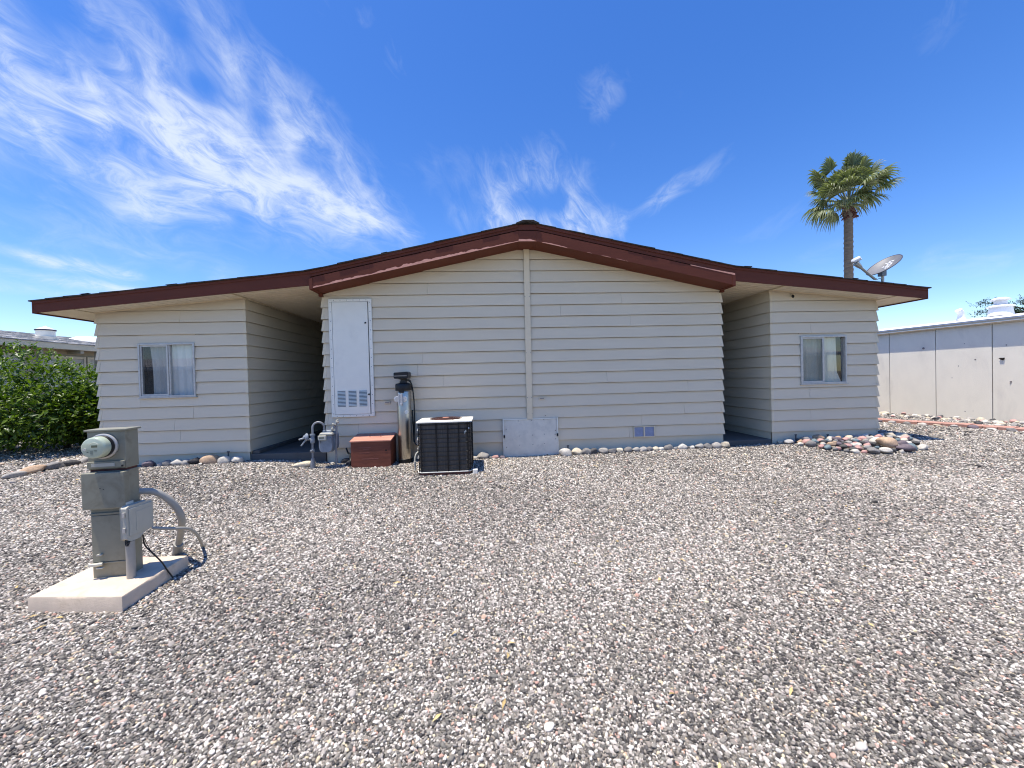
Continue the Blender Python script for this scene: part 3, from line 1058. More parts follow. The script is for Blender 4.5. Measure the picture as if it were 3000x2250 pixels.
    for x, z in ((.55, -1.03), (.79, -1.02), (1.0, -1.01), (.55, -1.19), (.79, -1.185), (1.0, -1.175), (.32, -.9), (.32, -1.22), (1.205, -.95), (1.205, -1.1), (1.195, -1.02), (.54, -.76), (.78, -.755), (1.0, -.752), (1.03, -.68)):
        yy = 6.838 - .038 * (-.742 - z) / .758 - .004
        sc.lathe((x, yy, z), [(.007, 0), (.006, .003), (0, .004)], (0, -1, 0), 8)
    part('screw', sc, M['blacks'], pan)
    for x in (.283, 1.236):
        lt = MB()
        lt.box(x - .014, x + .012, 6.79, 6.812, -1.05, -1.0)
        lt.tube([(x - .008, 6.788, -1.05), (x - .004, 6.776, -1.03), (x, 6.788, -1.0)], .006, 6)
        part('latch', lt, M['blacks'], pan)

    # ---- foundation vent, two screened openings
    vf = MB()
    a, b, z0, z1 = 2.645, 3.042, -1.131, -.932
    vf.box(a, b, 6.836, 6.87, z0, z0 + .014)
    vf.box(a, b, 6.836, 6.87, z1 - .014, z1)
    for x in (a, (a + b) / 2 - .012, b - .014):
        vf.box(x, x + (.024 if a < x < b - .1 else .014), 6.836, 6.87, z0 + .014, z1 - .014)
    fv = part('foundation_vent', vf, M['trim'], HOUSE)
    for xa, xb in ((a + .014, (a + b) / 2 - .012), ((a + b) / 2 + .012, b - .014)):
        mb = MB()
        mb.box(xa, xb, 6.848, 6.858, z0 + .014, z1 - .014)
        for i in range(7):
            z = z0 + .02 + i * .023
            mb.box(xa + .002, xb - .002, 6.845, 6.848, z, z + .012)
        part('vent_screen', mb, mat('vent_screen_blue', srgb(150, 160, 188), .45, .2, var=.1, vscale=20), fv)
    # ---- two small tag plates
    for xa, xb, za, zb in ((-1.797, -1.70, -.386, -.340), (.931, 1.026, -.392, -.350)):
        mb = MB()
        mb.box(xa, xb, 6.844, 6.860, za, zb)
        pl = part('tag_plate', mb, M['trim'], HOUSE, bevel=.002)
        mb = MB()
        mb.box(xa + .012, xb - .012, 6.8415, 6.8435, za + .010, zb - .010)
        part('tag_inset', mb, mat('tag_tan', srgb(160, 150, 138), .6), pl)
    # ---- vent pipe hole high on the right wing
    mb = MB()
    mb.lathe((5.737, 6.846, 1.402), [(.046, -.03), (.046, .008), (.040, .012), (.034, .010), (.034, -.02)], (0, -1, 0), 24)
    vp = part('vent_pipe', mb, M['trim'], HOUSE, smooth=True)
    mb = MB()
    mb.lathe((5.737, 6.848, 1.402), [(.0335, 0), (.0335, .002)], (0, -1, 0), 20)
    part('pipe_opening', mb, M['dark'], vp)
    # ---- concrete passage floors
    for xa, xb, zt in ((-4.07, -2.82, -1.185), (4.375, 5.295, -1.262)):
        mb = MB()
        mb.box(xa, xb, 6.86, 15.9, zt - .35, zt)
        part('passage_floor', mb, M['grey_conc'], HOUSE, bevel=.008)
    mb = MB()
    mb.box(-4.07, -3.95, 6.90, 15.9, -1.185, -1.13)
    part('passage_kerb', mb, M['grey_conc'], HOUSE, bevel=.006)


build_house()


# ------------------------------------------------------------------ electric meter pedestal
def build_pedestal():
    slab_z = -1.37
    sl = MB()
    P = [(-3.085, 2.745), (-2.435, 2.678), (-2.468, 3.285), (-3.10, 3.31)]
    rim = []
    for i in range(4):
        (xa, ya), (xb, yb) = P[i], P[(i + 1) % 4]
        for k in range(22):
            t = k / 22
            rim.append((xa + (xb - xa) * t, ya + (yb - ya) * t))
    cx, cy = sum(p[0] for p in P) / 4, sum(p[1] for p in P) / 4
    nr = len(rim)
    ch = [max(0, mnoise.noise(Vector((x * 9, y * 9, 3)))) * .02 + max(0, mnoise.noise(Vector((x * 30, y * 30, 7)))) * .008 for x, y in rim]
    vs = [(cx, cy, slab_z + .003)]
    vs += [(cx + (x - cx) * .94, cy + (y - cy) * .94, slab_z + .002) for x, y in rim]
    vs += [(cx + (x - cx) * (.985 - c), cy + (y - cy) * (.985 - c), slab_z - .002 - c * .3) for (x, y), c in zip(rim, ch)]
    vs += [(cx + (x - cx) * (1 - c * .4), cy + (y - cy) * (1 - c * .4), slab_z - .012 - c * .7) for (x, y), c in zip(rim, ch)]
    vs += [(x, y, slab_z - .16) for x, y in rim]
    fs = [(0, 1 + i, 1 + (i + 1) % nr) for i in range(nr)]
    for L in range(3):
        o1, o2 = 1 + L * nr, 1 + (L + 1) * nr
        fs += [(o1 + i, o2 + i, o2 + (i + 1) % nr, o1 + (i + 1) % nr) for i in range(nr)]
    sl.add(vs, fs)
    me = sl.mesh('concrete_slab', M['concrete'], Vector((-2.76, 2.99, slab_z)), True)
    o = bpy.data.objects.new('concrete_slab', me)
    o.location = (-2.76, 2.99, slab_z)
    COL.objects.link(o)
    tag(o, 'pale rough concrete slab in the gravel under the electric meter pedestal', 'slab')
    T = thing('meter_pedestal', 'grey metal electric meter pedestal standing on a concrete slab', 'electric meter', (-2.757, 2.97, slab_z))
    # local frame: origin at the front centre of the base, x right, y back
    X = Matrix.Translation((-2.757, 2.967, slab_z)) @ Matrix.Rotation(R(6), 4, 'Z')
    g = M['meter_grey']

    def bxp(name, x0, x1, y0, y1, z0, z1, m=g, bev=.004, parent=T, **k):
        mb = MB()
        mb.box(x0, x1, y0, y1, z0, z1)
        return part(name, mb.xf(X), m, parent, bevel=bev, **k)
    W = .119
    D_ = .115
    bxp('lower_cabinet', -W, W, 0, D_, 0, .53)
    bxp('mid_cabinet', -W + .002, W - .002, .004, D_ - .002, .53, .775)
    up_ = bxp('meter_socket', -W, W, -.004, D_, .79, 1.064)
    bxp('gap_strip', -W + .006, W - .008, .004, D_ - .01, .774, .791, M['rust'], 0)
    bxp('top_cap', -W - .012, W + .012, -.016, D_ + .016, 1.064, 1.078, bev=.003)
    # sealing strip with label slot below the meter
    st = bxp('sealing_strip', -W + .004, W - .004, -.022, -.004, .800, .848)
    bxp('label_slot', -.085, .06, -.0255, -.022, .812, .836, M['box_grey'], 0, st)
    hs = MB()
    hs.lathe((W - .012, -.022, .812), [(.007, 0), (.007, .004), (0, .005)], (0, -1, 0), 8)
    part('seal', hs.xf(X), M['blacks'], st)
    # weather flap over the breakers
    bxp('breaker_cover', -W - .016, W + .012, -.046, .004, .512, .772, bev=.005)
    mb = MB()
    for x, z in ((-.02, .66), (.0, .653)):
        mb.lathe((x, -.046, z), [(.004, 0), (0, .002)], (0, -1, 0), 6)
    part('screw', mb.xf(X), M['blacks'], T)
    # lower door with its seam, rail and handle
    ld = bxp('lower_door', -W + .006, W - .006, -.008, 0, .12, .455, bev=.003)
    bxp('door_rail', -W, W, -.012, 0, .46, .475, bev=.002)
    bxp('hinge_strip', -W, W - .02, -.010, 0, .105, .116, bev=.002)
    bxp('door_lip', -W + .042, -W + .075, -.024, -.008, .168, .180, M['box_grey'], .002, ld)
    h = MB()
    h.box(-W - .006, -W + .055, -.034, -.012, .098, .116)
    h.lathe((-W + .062, -.03, .112), [(.010, -.02), (.013, 0), (.010, .02)], (1, .2, 0), 10)
    h.box(-W + .045, -W + .085, -.036, -.014, .080, .089)
    part('door_handle', h.xf(X), M['ivory'], T, bevel=.002)
    bxp('drip_ledge', -W + .003, W - .004, -.006, 0, .50, .510, M['box_grey'], .001)
    # meter: ring, black base, glass dome with face
    c = Vector((-.012, -.004, .958))
    rg = MB()
    rg.lathe(c, [(.082, 0), (.090, .004), (.090, .016), (.084, .020), (.078, .020)], (0, -1, 0), 40)
    part('sealing_ring', rg.xf(X), M['alum'], T, smooth=True)
    bs = MB()
    bs.lathe(c, [(.079, .012), (.079, .045), (.077, .047)], (0, -1, 0), 40)
    part('meter_base', bs.xf(X), M['blacks'], T, smooth=True)
    dm = MB()
    dm.lathe(c, [(.077, .044), (.076, .07), (.074, .088), (.070, .096), (.064, .099)], (0, -1, 0), 40)
    md = part('meter_cover', dm.xf(X), M['ivory_glass'], T, smooth=True)
    lb = MB()
    lb.box(c.x - .006, c.x + .030, c.y - .1005, c.y - .098, c.z + .004, c.z + .020)
    part('display', lb.xf(X), M['lcd'], md)
    fr = MB()
    arc = [(c.x - .022 + .06 * t, c.y - .0995, c.z + .016 + .022 * math.sin(math.pi * min(1, t * 1.0)) ** .5) for t in np.linspace(.02, .98, 16)]
    fr.tube(arc, .0016, 6)
    fr.lathe((c.x - .046, c.y - .099, c.z - .008), [(.010, 0), (.010, .003), (.006, .003)], (0, -1, 0), 16)
    part('face_moulding', fr.xf(X), M['ivory'], md)
    pr = MB()
    for (x, z, w, hh) in ((-.034, -.030, .010, .008), (-.014, -.024, .018, .003), (-.014, -.031, .018, .003), (-.014, -.037, .018, .003), (.012, -.018, .016, .003), (.012, -.027, .014, .003), (-.012, -.048, .016, .004), (-.03, -.014, .05, .0012)):
        pr.box(c.x + x, c.x + x + w, c.y - .1004, c.y - .0985, c.z + z, c.z + z + hh)
    part('face_print', pr.xf(X), M['smalltext'], md)
    # telephone box on the right-hand side
    px = -2.575
    tb = MB()
    poly = [(2.895, -1.075), (2.895, -.856), (2.915, -.846), (3.085, -.853), (3.10, -.87), (3.10, -1.05), (3.02, -1.068), (2.99, -1.092), (2.92, -1.092)]
    n = len(poly)
    vs = [(px - .045, y, z) for y, z in poly] + [(px, y, z) for y, z in poly]
    tb.add(vs, [tuple(range(n)), tuple(range(2 * n - 1, n - 1, -1))] + [(i, (i + 1) % n, (i + 1) % n + n, i + n) for i in range(n)])
    ph = part('telephone_box', tb, M['box_grey'], T, bevel=.006)
    mb = MB()
    mb.box(px - .001, px + .006, 2.905, 3.092, -1.058, -.862)
    part('box_lid', mb, M['box_grey'], ph, bevel=.004)
    mb = MB()
    mb.box(px + .0055, px + .0085, 2.955, 3.08, -1.035, -.895)
    part('lid_panel', mb, M['box_grey'], ph, bevel=.001)
    mb = MB()
    for z in (-.90, -1.01):
        mb.box(px - .03, px - .012, 2.886, 2.896, z - .016, z + .016)
    part('lid_clip', mb, M['alum'], ph)
    mb = MB()
    mb.box(px - .055, px - .046, 2.94, 3.0, -.87, -.825)
    part('mounting_ear', mb, M['galv'], ph)
    mb = MB()
    for k in range(2):
        mb.tube([(px - .03 + .016 * k, 2.91, -1.08), (px - .028 + .01 * k, 2.905, -1.11), (px - .02 + .012 * k, 2.90, -1.125), (px - .005, 2.905, -1.11), (px - .008, 2.915, -1.08)], .0035, 6)
    part('wire_loop', mb, M['blacks'], ph)
    # conduits
    mb = MB()
    mb.tube([(-2.598, 2.935, -1.10), (-2.598, 2.935, -1.37)], .026, 14)
    part('riser_conduit', mb, M['pvc'], T, smooth=True)

    def arc_path(pts, n=24):
        P_ = [Vector(p) for p in pts]
        out = []
        for i in range(len(P_) - 1):
            p0 = P_[max(i - 1, 0)]
            p1, p2 = P_[i], P_[i + 1]
            p3 = P_[min(i + 2, len(P_) - 1)]
            for k in range(n // (len(P_) - 1) + 1):
                t = k / (n // (len(P_) - 1) + 1)
                out.append(.5 * ((2 * p1) + (-p0 + p2) * t + (2 * p0 - 5 * p1 + 4 * p2 - p3) * t * t + (-p0 + 3 * p1 - 3 * p2 + p3) * t ** 3))
        out.append(P_[-1])
        return out
    mb = MB()
    mb.tube(arc_path([(-2.72, 3.06, -.785), (-2.60, 3.15, -.807), (-2.525, 3.22, -.917), (-2.505, 3.28, -1.056), (-2.59, 3.38, -1.208), (-2.70, 3.49, -1.375)], 36), .0245, 14)
    part('large_conduit', mb, M['pvc'], T, smooth=True)
    mb = MB()
    mb.tube([(-2.675, 3.465, -1.34), (-2.765, 3.56, -1.48)], .036, 14)
    part('conduit_coupling', mb, M['pvc'], T, smooth=True)
    mb = MB()
    mb.tube(arc_path([(-2.578, 3.09, -1.067), (-2.504, 3.15, -1.10), (-2.446, 3.25, -1.14), (-2.455, 3.35, -1.215), (-2.503, 3.47, -1.324), (-2.63, 3.67, -1.46)], 36), .0115, 10)
    part('small_conduit', mb, M['pvc'], T, smooth=True)
    mb = MB()
    mb.tube(arc_path([(-2.565, 3.0, -1.085), (-2.56, 3.005, -1.16), (-2.53, 3.02, -1.22), (-2.475, 3.04, -1.31), (-2.455, 3.06, -1.38), (-2.43, 3.08, -1.452)], 24), .0048, 8)
    part('black_cable', mb, M['blacks'], T, smooth=True)
    mb = MB()
    mb.tube(arc_path([(-2.575, 3.01, -1.085), (-2.57, 3.05, -1.20), (-2.535, 3.08, -1.30), (-2.50, 3.10, -1.37)], 16), .002, 6)
    part('thin_wire', mb, M['wire'], T, smooth=True)


build_pedestal()


def cr_path(pts, n=8):
    P_ = [Vector(p) for p in pts]
    out = []
    for i in range(len(P_) - 1):
        p0 = P_[max(i - 1, 0)]
        p1, p2 = P_[i], P_[i + 1]
        p3 = P_[min(i + 2, len(P_) - 1)]
        for k in range(n):
            t = k / n
            out.append(.5 * ((2 * p1) + (-p0 + p2) * t + (2 * p0 - 5 * p1 + 4 * p2 - p3) * t * t + (-p0 + 3 * p1 - 3 * p2 + p3) * t ** 3))
    out.append(P_[-1])
    return out


# ------------------------------------------------------------------ gas meter
def build_gas():
    gx, gy = -2.852, 6.42
    g0 = gz(gx, gy)
    T = thing('gas_meter', 'blue-grey gas meter with looped pipe and round regulator by the passage', 'gas meter', (gx, gy, g0))
    mb = MB()
    mb.tube([(gx, gy, g0 - .1), (gx, gy, g0 + .06), (gx + .004, gy, -1.21)], [.042, .040, .026], 14)
    part('riser_sleeve', mb, M['gaspipe'], T, smooth=True)
    mb = MB()
    mb.tube([(gx + .004, gy, -1.22), (gx + .008, gy, -.93)], .017, 12)
    part('riser_pipe', mb, M['gaspipe'], T, smooth=True)
    mb = MB()
    mb.lathe((gx + .006, gy, -1.115), [(.026, 0), (.032, .01), (.032, .045), (.024, .055)], (0, 0, 1), 12)
    mb.box(gx - .03, gx + .045, gy - .014, gy - .003, -1.10, -1.085)
    mb.lathe((gx, gy - .025, -1.085), [(.02, -.0), (.02, .02), (.012, .03)], (0, -1, 0), 10)
    part('shutoff_valve', mb, M['gaspipe'], T, smooth=True)
    mb = MB()
    mb.lathe((gx + .010, gy, -.965), [(.030, 0), (.036, .012), (.036, .075), (.030, .085), (.03, .12), (.040, .122), (.040, .148), (.024, .152)], (0, 0, 1), 12)
    mb.tube([(gx - .025, gy, -.90), (gx - .055, gy - .01, -.90)], .018, 10)
    part('pipe_union', mb, M['gas'], T, smooth=True)
    # regulator disc to the left
    rc = (gx - .078, gy - .01, -.862)
    rg = MB()
    rg.lathe(rc, [(.02, -.03), (.05, -.018), (.062, -.006), (.066, 0), (.062, .008), (.048, .022), (.026, .034), (.022, .05), (.0, .052)], (-.75, -.55, .1), 26)
    part('regulator', rg, M['gas'], T, smooth=True)
    mb = MB()
    mb.tube([(rc[0] - .02, rc[1] - .03, rc[2] - .01), (rc[0] - .09, rc[1] - .07, rc[2] - .03)], .014, 10)
    mb.tube([(rc[0] - .015, rc[1] - .01, rc[2] - .05), (rc[0] - .05, rc[1] - .02, rc[2] - .10), (rc[0] - .075, rc[1] - .03, rc[2] - .135)], [.014, .012, .012], 10)
    part('regulator_vent', mb, M['gas'], T, smooth=True)
    # loop pipe
    lx0, lx1, zt = gx + .014, gx + .172, -.71
    rr = (lx1 - lx0) / 2
    path = [(lx0, gy, -.83), (lx0, gy, zt)] + [(lx0 + rr - rr * math.cos(a), gy + .02 * a, zt + rr * math.sin(a)) for a in np.linspace(.15, math.pi - .1, 16)] + [(lx1, gy + .06, -.76)]
    mb = MB()
    mb.tube(path, .0165, 12)
    part('loop_pipe', mb, M['gaspipe'], T, smooth=True)
    mb = MB()
    mb.lathe((lx1 + .002, gy + .06, -.80), [(.024, 0), (.027, .006), (.027, .03), (.022, .036)], (0, 0, 1), 8)
    part('inlet_nut', mb, M['gas'], T)
    # meter body: front half with ribs, rear half
    bx0, bx1, bz0, bz1 = -2.742, -2.528, -1.122, -.80
    by = gy - .02

    def shield(x0, x1, z0, z1, k):
        return [(x0 + .05, z0), (x1 - .05, z0), (x1 - .012, z0 + .03), (x1, z0 + .09), (x1 - .004, z1 - .06), (x1 - .03, z1), (x0 + .03, z1), (x0 + .004, z1 - .06), (x0, z0 + .09), (x0 + .012, z0 + .03)]
    mb = MB()
    mb.prism(shield(bx0, bx1, bz0, bz1, 0), by, by + .085)
    part('meter_case', mb, M['gas'], T, bevel=.012, seg=3)
    mb = MB()
    mb.prism(shield(bx0 + .02, bx1 + .045, bz0 + .02, bz1 + .025, 0), by + .09, by + .19)
    part('rear_case', mb, M['gas'], T, bevel=.012, seg=3)
    mb = MB()
    mb.prism(shield(bx0 - .006, bx1 + .02, bz0 - .004, bz1 + .006, 0), by + .078, by + .094)
    part('case_flange', mb, M['gas'], T, bevel=.003)
    mb = MB()
    for x in (bx0 + .022, bx1 - .022):
        mb.tube([(x, by - .004, -.90), (x, by - .004, -.97)], .013, 10)
        mb.lathe((x, by - .004, -.90), [(.018, 0), (.02, .01), (.012, .022), (0, .026)], (0, 0, 1), 10)
    part('case_rib', mb, M['gas'], T, smooth=True)
    mb = MB()
    for a in np.linspace(0, 1, 7):
        for x in (bx0 + .004, bx1 - .004):
            mb.lathe((x, by + .07, bz0 + .06 + .2 * a), [(.007, 0), (.007, .008), (0, .010)], (0, -1, 0), 8)
    part('case_bolt', mb, M['gaspipe'], T)
    mb = MB()
    mb.prism([(-2.728, -.915), (-2.61, -.915), (-2.606, -.842), (-2.732, -.842)], by - .052, by + .0)
    ix = part('index_box', mb, M['ivory'], T, bevel=.006)
    mb = MB()
    mb.box(-2.712, -2.63, by - .0545, by - .052, -.888, -.864)
    part('index_window', mb, M['smalltext'], ix)
    mb = MB()
    mb.prism([(bx0 + .02, -.842), (bx1 + .02, -.842), (bx1 + .01, -.806), (bx0 + .035, -.800)], by - .03, by + .15)
    part('meter_head', mb, M['box_grey'], T, bevel=.012, seg=3)
    # outlet pipe with valve, and the support pipe to the ground
    ox = -2.49
    mb = MB()
    g1 = gz(ox, gy + .06)
    mb.tube([(ox - .012, gy + .06, g1 - .05), (ox - .008, gy + .06, -1.05), (ox + .004, gy + .07, -.70)], .0165, 12)
    part('support_pipe', mb, M['gaspipe'], T, smooth=True)
    mb = MB()
    mb.tube([(-2.565, gy + .05, -.80), (-2.535, gy + .05, -.745), (-2.50, gy + .06, -.685), (-2.47, gy + .06, -.64)], [.02, .02, .018, .018], 12)
    part('outlet_pipe', mb, M['gaspipe'], T, smooth=True)
    mb = MB()
    mb.lathe((-2.468, gy + .05, -.655), [(.022, 0), (.026, .008), (.026, .03), (.014, .036), (.014, .055), (0, .058)], (.2, 0, 1), 12)
    mb.box(-2.54, -2.475, gy + .03, gy + .045, -.685, -.672)
    mb.lathe((-2.522, gy + .03, -.672), [(.016, -.01), (.018, .0), (.010, .016), (0, .018)], (-.3, -.6, .6), 10)
    mb.lathe((-2.54, gy + .04, -.76), [(.022, 0), (.026, .01), (.022, .03)], (.4, 0, .9), 10)
    part('outlet_valve', mb, M['box_grey'], T, smooth=True)
    # drain pipe stub and dark cable behind
    T2 = thing('drain_hose', 'short black drain hose hooked over the stones beside the red box', 'hose', (-2.33, 6.55, gz(-2.33, 6.55)))
    mb = MB()
    mb.tube(cr_path([(-2.46, 6.82, -1.13), (-2.40, 6.74, -1.21), (-2.34, 6.66, -1.20), (-2.315, 6.58, -1.24), (-2.285, 6.5, -1.30), (-2.305, 6.46, gz(-2.3, 6.45) + .01)], 8), .013, 10)
    part('hose', mb, M['blacks'], T2, smooth=True)


build_gas()
stone('flat tan sandstone slab lying beside the gas meter riser', -3.02, 6.50, .34, 'cream', None, 'stone', rz=.5, tilt=.05, mesh=SLABS[1], name='flat_stone', lift=.2, hs=.9)
stone('small flat white stone under the gas meter at the passage edge', -2.66, 6.70, .12, 'white', None, 'stone', mesh=SLABS[2], name='flat_stone', lift=.3)


# ------------------------------------------------------------------ red wooden box
def build_box():
    x0, x1, y0, y1 = -2.247, -1.610, 6.43, 6.815
    zb = -1.45
    T = thing('wooden_box', 'red-brown stained wooden box with sloping lid against the wall', 'box', ((x0 + x1) / 2, y0, gz(-1.9, 6.43)))
    zf, zk = -.980, -.915
    mb = MB()
    mb.box(x0, x1, y0, y0 + .02, zb, zf)
    part('front_panel', mb, M['redwood'], T, bevel=.002)
    for a in (x0, x1 - .02):
        mb = MB()
        mb.hexa([(a, y0 + .02, zb), (a + .02, y0 + .02, zb), (a + .02, y1, zb), (a, y1, zb), (a, y0 + .02, zf), (a + .02, y0 + .02, zf), (a + .02, y1, zk), (a, y1, zk)])
        part('side_panel', mb, M['redwood'], T)
    mb = MB()
    mb.box(x0 + .02, x1 - .02, y1 - .02, y1, zb, zk)
    part('back_panel', mb, M['redwood'], T)
    e = .014
    mb = MB()
    s = (zk - zf) / (y1 - y0)
    mb.hexa([(x0 - e, y0 - e, zf + .002), (x1 + e, y0 - e, zf + .002), (x1 + e, y1 + .005, zk + .006), (x0 - e, y1 + .005, zk + .006),
             (x0 - e, y0 - e, zf + .024), (x1 + e, y0 - e, zf + .024), (x1 + e, y1 + .005, zk + .028), (x0 - e, y1 + .005, zk + .028)])
    ld = part('lid', mb, M['redlid'], T, bevel=.004)
    mb = MB()
    hz = lambda y: zf + .024 + s * (y - y0)
    mb.tube([(-1.985, 6.60, hz(6.60) + .002), (-1.985, 6.60, hz(6.60) + .05), (-1.805, 6.60, hz(6.60) + .05), (-1.805, 6.60, hz(6.60) + .002)], .005, 8)
    part('lid_handle', mb, M['rust'], ld)
    mb = MB()
    mb.lathe((-1.683, y0, -1.125), [(.022, -.004), (.022, .003), (.016, .003), (.016, -.01)], (0, -1, 0), 16)
    part('hole_rim', mb, M['redwood'], T)
    mb = MB()
    mb.lathe((-1.683, y0, -1.125), [(.0155, 0), (.0155, .0015)], (0, -1, 0), 16)
    part('finger_hole', mb, M['dark'], T)
    mb = MB()
    for z in (-1.16, -1.10, -1.26, -1.075):
        mb.box(-2.12 + random.uniform(-.02, .1), -1.88 + random.uniform(-.08, .08), y0 - .0012, y0 + .001, z, z + .006)
    part('scuff_mark', mb, mat('scuffed_wood', srgb(150, 98, 88), .8), T)


build_box()


# ------------------------------------------------------------------ water softener
def build_softener():
    cx, cy = -1.424, 6.685
    g = gz(cx, cy)
    T = thing('water_softener', 'tall shiny steel water softener tank with black control head', 'water softener', (cx, cy, g))
    mb = MB()
    mb.lathe((cx, cy, g - .05), [(.118, 0), (.120, .02), (.120, .125), (.114, .13)], n=32)
    part('base', mb, M['blacks'], T, smooth=True)
    mb = MB()
    mb.lathe((cx, cy, g + .07), [(.114, 0), (.118, .01), (.118, 1.14), (.114, 1.15)], n=48)
    tk = part('tank', mb, M['chrome'], T, smooth=True)
    mb = MB()
    mb.lathe((cx, cy, -.160), [(.134, 0), (.137, .012), (.137, .10), (.13, .118), (.09, .130), (.06, .136)], n=36)
    part('collar', mb, M['blacks'], T, smooth=True)
    mb = MB()
    mb.lathe((cx, cy, -.03), [(.062, 0), (.062, .03), (.048, .034), (.048, .06), (.058, .064), (.058, .085), (.04, .09)], n=20)
    mb.box(cx - .07, cx - .03, cy - .05, cy + .03, .035, .052)
    mb.tube([(cx + .03, cy, .02), (cx + .095, cy - .01, .015), (cx + .125, cy - .01, -.01)], .018, 10)
    part('control_valve', mb, mat('valve_dark_grey', srgb(62, 60, 58), .5, var=.2, vscale=20), T, smooth=True)
    mb = MB()
    hx0, hx1 = cx - .128, cx + .108
    mb.prism([(hx0, .062), (hx0 + .012, .045), (hx1 - .01, .045), (hx1, .062), (hx1 + .004, .15), (hx1 - .02, .160), (hx0 + .012, .150), (hx0, .14)], cy - .15, cy + .10)
    hd = part('control_head', mb, M['blacks'], T, bevel=.006)
    mb = MB()
    mb.box(hx0 + .006, hx1 - .02, cy - .1525, cy - .150, .088, .094)
    part('head_trim', mb, M['alum'], hd)
    mb = MB()
    for k in range(4):
        mb.box(hx0 + .004, hx0 + .0065, cy - .1, cy - .02, .06 + k * .02, .07 + k * .02)
    mb.box(cx - .055, cx + .03, cy - .141, cy - .10, -.19, -.15)
    part('collar_clip', mb, M['blacks'], T)
    # pale grey emblem on the tank front: two discs and a centre block
    mb = MB()
    zc = -.30
    for s in (-1, 1):
        mb.lathe((cx - .028 + s * .060, cy - .120, zc), [(.05, 0), (.05, .012), (.040, .016)], (0, -1, 0), 20)
    mb.box(cx - .066, cx + .010, cy - .150, cy - .122, zc - .075, zc + .085)
    mb.box(cx - .062, cx - .044, cy - .158, cy - .150, zc - .11, zc + .10)
    mb.box(cx - .012, cx + .006, cy - .158, cy - .150, zc - .11, zc + .10)
    mb.box(cx - .055, cx + .0, cy - .156, cy - .15, zc - .09, zc - .07)
    part('tank_emblem', mb, mat('emblem_grey', srgb(206, 206, 206), .15, .3, var=.15, vscale=40, spec=.8), T, bevel=.004)
    mb = MB()
    mb.lathe((cx + .058, cy - .1055, -.52), [(.0, -.0), (.032, .001), (.034, .004), (.028, .005), (0, .005)], (.45, -.88, 0), 20)
    part('badge', mb, M['white_metal'], tk)
    mb = MB()
    mb.tube(cr_path([(cx + .115, cy - .01, .0), (cx + .145, cy + .01, -.10), (cx + .165, cy + .02, -.35), (cx + .165, cy + .03, -.7), (cx + .15, cy + .02, -.95), (cx + .165, cy, -1.06), (cx + .20, cy - .02, -1.10)], 8), .0105, 10)
    part('drain_tube', mb, M['blacks'], T, smooth=True)
    mb = MB()
    mb.tube(cr_path([(cx + .125, cy + .06, -.5), (cx + .135, cy + .06, -.8), (cx + .14, cy + .06, -1.05)], 6), .012, 8)
    part('supply_tube', mb, M['blacks'], T, smooth=True)
    # wall outlet box behind
    mb = MB()
    mb.box(cx + .16, cx + .25, 6.80, 6.845, -1.12, -1.0)
    part('outlet_box', mb, M['galv'], T, bevel=.004)


build_softener()


# ------------------------------------------------------------------ air conditioner
def rrect(x0, x1, y0, y1, r, n=7):
    out = []
    for cx, cy, a0 in ((x1 - r, y0 + r, -90), (x1 - r, y1 - r, 0), (x0 + r, y1 - r, 90), (x0 + r, y0 + r, 180)):
        for k in range(n + 1):
            a = R(a0 + 90 * k / n)
            out.append((cx + r * math.cos(a), cy + r * math.sin(a)))
    return out


